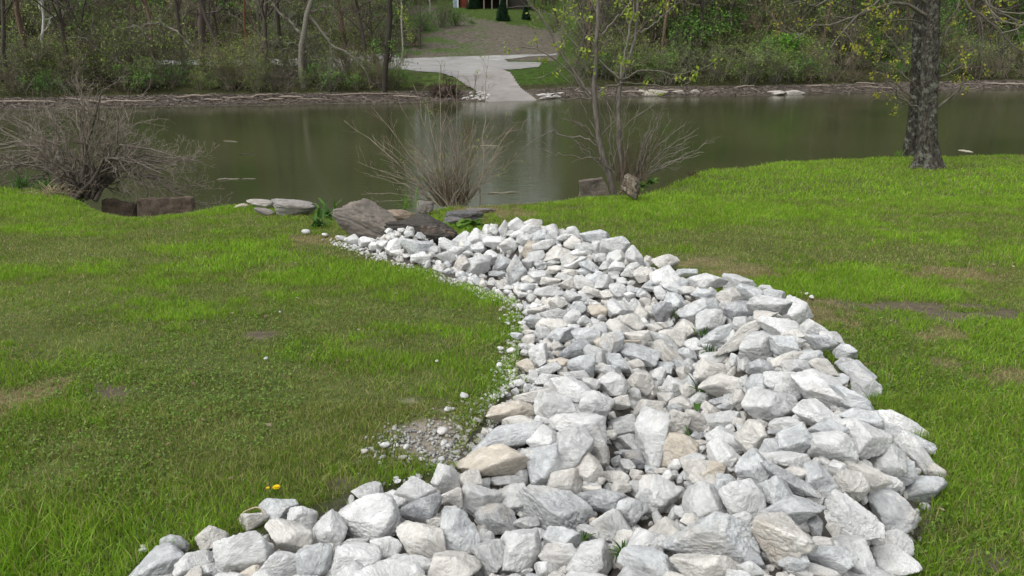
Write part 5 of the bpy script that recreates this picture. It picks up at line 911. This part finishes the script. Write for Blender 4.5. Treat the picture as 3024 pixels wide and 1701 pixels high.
scatter('undergrowth', LO, pts, 'tangle of bare twigs and fresh green brush along the far bank', 91)
def low_tree(seed, h, leaf, lc, col): b, c = tree_parts(seed, h, 12, 6, 4, leaf, lc, 0.22, col, (0.16, 0.14, 0.11)); b.add(np.concatenate(c.V), [np.concatenate(f) for f in c.F.values() if f], np.concatenate(c.C)); return b
LT = [low_tree(301, 14, 700, OL, (0.10, 0.085, 0.07)), low_tree(302, 16, 400, BR, (0.13, 0.11, 0.09)), low_tree(303, 13, 1100, GR, (0.09, 0.075, 0.06))]
pts = []
for k in range(300):
    px = g.uniform(-700, 1200) if k < 140 else g.uniform(1680, 3700)
    yy = 88+65*g.random()**1.2 if px < 1500 else None
    p = fpt(px, 9+55*g.random()**1.3, yy); pts.append((p-[0, 0, .2], g.uniform(0.8, 1.3), g.integers(3)))
for q in (1575, 1610, 1650, 1680, 1700, 1150): pts.append((fpt(q, 0, 112 if q > 1660 else 158), 1.5, q % 3))  # tall trees added to close a gap of sky mirrored in the river
for k in range(80): pts.append((fpt(g.uniform(1150, 1750), 0, g.uniform(160, 215)), g.uniform(1.1, 1.6), g.integers(3)))  # extra trees added behind the house to dim the sky's reflection in the river
scatter('woods', LT, pts, 'leafless spring woods covering the hillside behind the far bank', 92)
# litter and driftwood on the muddy shore
g = np.random.default_rng(93); n = 9000; px = np.concatenate([g.uniform(-400, 1400, n//2), g.uniform(1600, 3500, n-n//2)]); dy = 0.15+2.9*g.random(n); b = Bag()
xx = (px-W0/2)/FPX*(56*cp+3*sp); yy = ys_(xx)+dy; zz = far(xx, yy); a = g.normal(size=n)*1.0; L = g.uniform(0.1, 0.55, n)*np.where(g.random(n) < 0.06, 2.2, 1); dv = np.stack([np.cos(a), np.sin(a), g.normal(size=n)*0.25], -1)*L[:, None]
P0 = np.stack([xx, yy, zz+0.03+0.05*g.random(n)], -1); P = np.stack([P0-dv/2, P0+g.normal(size=(n, 3))*0.02, P0+dv/2], 1); R = (0.010+0.03*g.random(n)**2)[:, None]*np.array([[1, 1, .6]])
V, F = tubes(P, R, 4); cc = np.array([(0.15, 0.13, 0.11), (0.09, 0.075, 0.062), (0.25, 0.215, 0.18), (0.12, 0.095, 0.08)])[g.integers(0, 4, n)]*g.uniform(0.7, 1.3, n)[:, None]; b.add(V, [F], np.repeat(cc, 12, 0))
o = obj('debris', b.mesh('debris', M_TREE)); tag(o, 'flood litter of brown sticks and leaves along the far waterline', 'debris', None, 'stuff')
DW = [(60, 1.5, 4.2, 0.09, 'far left of the opposite shore'), (235, 1.4, 3.6, 0.10, 'below the left leaning sycamore'), (330, 1.2, 5.0, 0.10, 'stretching below the left leaning sycamore'), (565, 1.9, 2.6, 0.12, 'below the broad brown trunk'), (625, 1.0, 1.2, 0.13, 'broken thick end below the broad brown trunk'), (700, 1.6, 2.6, 0.08, 'below the rust-coloured trunk'),
      (770, 2.0, 1.6, 0.10, 'between the rust-coloured trunk and the big sycamore'), (855, 1.5, 1.7, 0.13, 'short and thick under the big sycamore'), (800, 0.9, 1.4, 0.09, 'low at the water under the big sycamore'), (920, 0.9, 2.4, 0.08, 'at the waterline right of the big sycamore'), (1060, 2.2, 5.2, 0.10, 'long and pale, ending in a root fan by the ivy-wrapped trunk'),
      (1200, 1.2, 2.2, 0.09, 'left of the dark root mass'), (1870, 0.9, 1.8, 0.10, 'first pale piece right of the sapling tree'), (1990, 1.3, 1.8, 0.14, 'right of the pale slab on the right shore'), (2200, 2.4, 2.0, 0.09, 'high on the right shore'), (2420, 1.9, 2.2, 0.10, 'below the dark green bush'), (2600, 1.2, 3.6, 0.10, 'left of the big front trunk'), (2560, 2.8, 1.6, 0.10, 'upper one left of the big front trunk'), (2860, 1.6, 3.0, 0.08, 'right of the big front trunk'), (2985, 0.8, 4.2, 0.13, 'big one entering from the right edge')]
for px, dy, L, r, w_ in DW:
    p = fpt(px, dy); a = g.normal()*0.08; d = np.array([math.cos(a), math.sin(a)*2, 0])*L/2; q0, q1 = p-d, p+d
    for q in (q0, q1): q[2] = float(far(q[0], q[1]))+r+0.02
    q1[2] += g.uniform(0, 0.15); stick('driftwood_log', [q0, (q0+q1)/2+[0, 0, 0.04], q1], r*0.62, np.array((0.30, 0.25, 0.20))*g.uniform(0.75, 1.15), 'pale driftwood log '+w_, 'log', 'driftwood logs on the far shore')
# stones beside the ramp and on the right shore
def far_stone(px, dy, s, lb_, grp_, col=(0.62, 0.60, 0.56), asp=(1, .8, .6), seed=0, name='stone'):
    p = fpt(px, dy); P, F = stone_shape(4000+int(px*3+dy*50)+seed, 4, 10, 16, 0.06); o = obj(name, mesh(name, P*np.array(asp)*s, [F], M_ROCK, None, True), None, p+[0, 0, s*asp[2]*0.4]); o.color = (*col, 0.3); return tag(o, lb_, 'stone', grp_)
for k in range(26): far_stone(1362+g.random()*82, 0.2+g.random()*2.4, g.uniform(0.10, 0.22), 'pale stone in the small heap left of the boat ramp', 'pale stones left of the boat ramp', (0.45, 0.43, 0.40), seed=k)
for k in range(12): far_stone(1592+g.random()*65, 0.2+g.random()*1.8, g.uniform(0.15, 0.38), 'pale flat stone in the heap right of the boat ramp', 'pale stones right of the boat ramp', (0.45, 0.43, 0.40), asp=(1.3, .9, .3), seed=k)
far_stone(1935, 0.7, 0.95, 'long pale flat-topped slab lying at the waterline on the right shore', None, (0.36, 0.32, 0.26), (1.15, .5, .28)); far_stone(1895, 1.0, 0.38, 'pale squarish stone left of the long flat-topped slab', None, (0.42, 0.38, 0.32)); far_stone(2010, 0.8, 0.42, 'pale lump of stone right of the long flat-topped slab', None, (0.36, 0.33, 0.28))
far_stone(2055, 0.9, 0.42, 'rounded brownish stone at the waterline below the olive thicket', None, (0.30, 0.26, 0.22)); far_stone(2300, 0.5, 0.55, 'low whitish stone at the waterline below the bright bush', None, (0.42, 0.38, 0.34), (1.3, .8, .35)); far_stone(2350, 0.35, 0.7, 'long low whitish stone right of the one below the bright bush', None, (0.42, 0.38, 0.34), (1.4, .6, .25))
# dark root mass left of the ramp
g = np.random.default_rng(94); p = fpt(1312, 1.3); n = 130; a = g.random(n)*6.28; q = unit(np.stack([np.cos(a)*1.3, np.sin(a)*0.4, g.uniform(-0.25, 0.8, n)], -1)); ln = g.uniform(0.4, 1.35, n); b = Bag()
P = q[:, None]*(ln[:, None]*np.linspace(0, 1, 5)[None])[..., None]; P[:, 1:] += g.normal(size=(n, 4, 3))*0.08; woody(P, np.linspace(0.06, 0.02, 5)[None].repeat(n, 0), b, (0.075, 0.052, 0.04), 5); b.add(stone_shape(77, 3)[0]*np.array([0.8, 0.35, 0.38]), [stone_shape(77, 3)[1]], (0.07, 0.05, 0.04))
o = obj('root_mass', b.mesh('root_mass', M_BARK, True), None, p+[0, 0, .35]); tag(o, 'dark upturned root mass on the shore left of the boat ramp', 'tree root')

# house on the hill
def house():
    p = fpt(1425, 0, 143.0); p[2] = float(far(p[0], p[1])); t = thing('house', p, 'tan-sided house with a brick end and a raised deck on the hill', 'house'); s = 1/FPX*(143*cp)
    X = lambda px: (px-1425)*s; b = Bag(); box(b, X(1384), X(1560), 0.6, 9, 2.0, 4.6, (0.34, 0.29, 0.22)); obj('wall', b.mesh('wall', M_PLAIN), t)
    b = Bag(); box(b, X(1362), X(1384), 0.2, 9.2, -0.6, 4.6, (0.20, 0.055, 0.04)); obj('brick_end', b.mesh('brick_end', M_CONC), t)
    b = Bag(); box(b, X(1340), X(1356), 0.4, 9, -0.6, 4.6, (0.35, 0.45, 0.52)); obj('side_wall', b.mesh('side_wall', M_PLAIN), t); b = Bag(); box(b, X(1353), X(1357), -0.35, -0.1, -0.6, 4.6, (0.8, 0.8, 0.8)); obj('porch_post', b.mesh('porch_post', M_PLAIN), t)
    b = Bag(); box(b, X(1386), X(1560), 0.7, 9, -0.6, 1.7, (0.05, 0.045, 0.04)); obj('basement_wall', b.mesh('basement_wall', M_PLAIN), t)
    b = Bag(); box(b, X(1384), X(1500), -2.4, 0.58, 1.72, 1.98, (0.30, 0.26, 0.20)); obj('deck', b.mesh('deck', M_PLAIN), t)
    for q in (1388, 1410, 1432, 1455, 1478, 1498): b = Bag(); box(b, X(q)-.1, X(q)+.1, -2.3, -2.1, -0.8, 1.72, (0.28, 0.24, 0.18)); obj('deck_post', b.mesh('deck_post', M_PLAIN), t)
    b = Bag(); box(b, X(1384), X(1500), -2.38, -2.3, 2.75, 2.85, (0.3, 0.26, 0.2))
    for q in np.arange(1386, 1500, 3.0): box(b, X(q)-.02, X(q)+.02, -2.37, -2.31, 1.98, 2.75, (0.3, 0.26, 0.2))
    obj('railing', b.mesh('railing', M_PLAIN), t)
    for q in (1405, 1440, 1475, 1515): b = Bag(); box(b, X(q)-.45, X(q)+.45, 0.54, 0.62, 2.7, 3.9, (0.04, 0.05, 0.06)); w_ = obj('window', b.mesh('window', M_PLAIN), t); b = Bag(); box(b, X(q)-.55, X(q)+.55, 0.50, 0.58, 3.9, 4.02, (0.7, 0.7, 0.68)); box(b, X(q)-.55, X(q)+.55, 0.50, 0.58, 2.58, 2.70, (0.7, 0.7, 0.68)); obj('frame', b.mesh('frame', M_PLAIN), w_)
    b = Bag(); x0, x1 = X(1334), X(1568); b.add([[x0, -0.4, 4.6], [x1, -0.4, 4.6], [x1, 4.8, 7.0], [x0, 4.8, 7.0], [x1, 9.8, 4.6], [x0, 9.8, 4.6]], [[[0, 1, 2, 3], [3, 2, 4, 5], [0, 5, 4, 1]], [[1, 4, 2], [0, 3, 5]]], (0.10, 0.085, 0.08)); obj('roof', b.mesh('roof', M_CONC), t)
house()
def conifer(px, yy, h, lb_):
    p = fpt(px, 0, yy); t = thing('conifer', p, lb_, 'tree'); g = np.random.default_rng(int(px)); b = Bag(); woody(np.array([[[0, 0, -.1], [0, 0, h*.5], [0, 0, h]]]), np.array([[0.1, 0.06, 0.02]]), b, (0.09, 0.06, 0.04), 6); obj('trunk', b.mesh('trunk', M_BARK, True), t)
    n = 5200; z = h*(0.06+0.94*g.random(n)**1.3); rad = (h*0.34)*(1-z/h)**0.8*(0.55+0.5*g.random(n)); a = g.random(n)*6.283; rad *= 0.85+0.3*np.sin(a*5+z*3); q = np.stack([np.cos(a)*rad, np.sin(a)*rad, z-rad*0.2], -1)
    b = Bag(); V, F, c = leaves(q, g, 2, 0.16, 0.05, [(0.015, 0.05, 0.02), (0.025, 0.07, 0.025), (0.01, 0.035, 0.015)]); b.add(V, [F], c); obj('crown', b.mesh('crown', M_LEAF), t)
conifer(1485, 127, 3.6, 'dark green cone-shaped conifer in front of the house deck'); conifer(1552, 131, 2.3, 'smaller dark conifer right of the cone-shaped one'); conifer(1400, 141, 4.2, 'dark evergreen close to the brick end of the house')
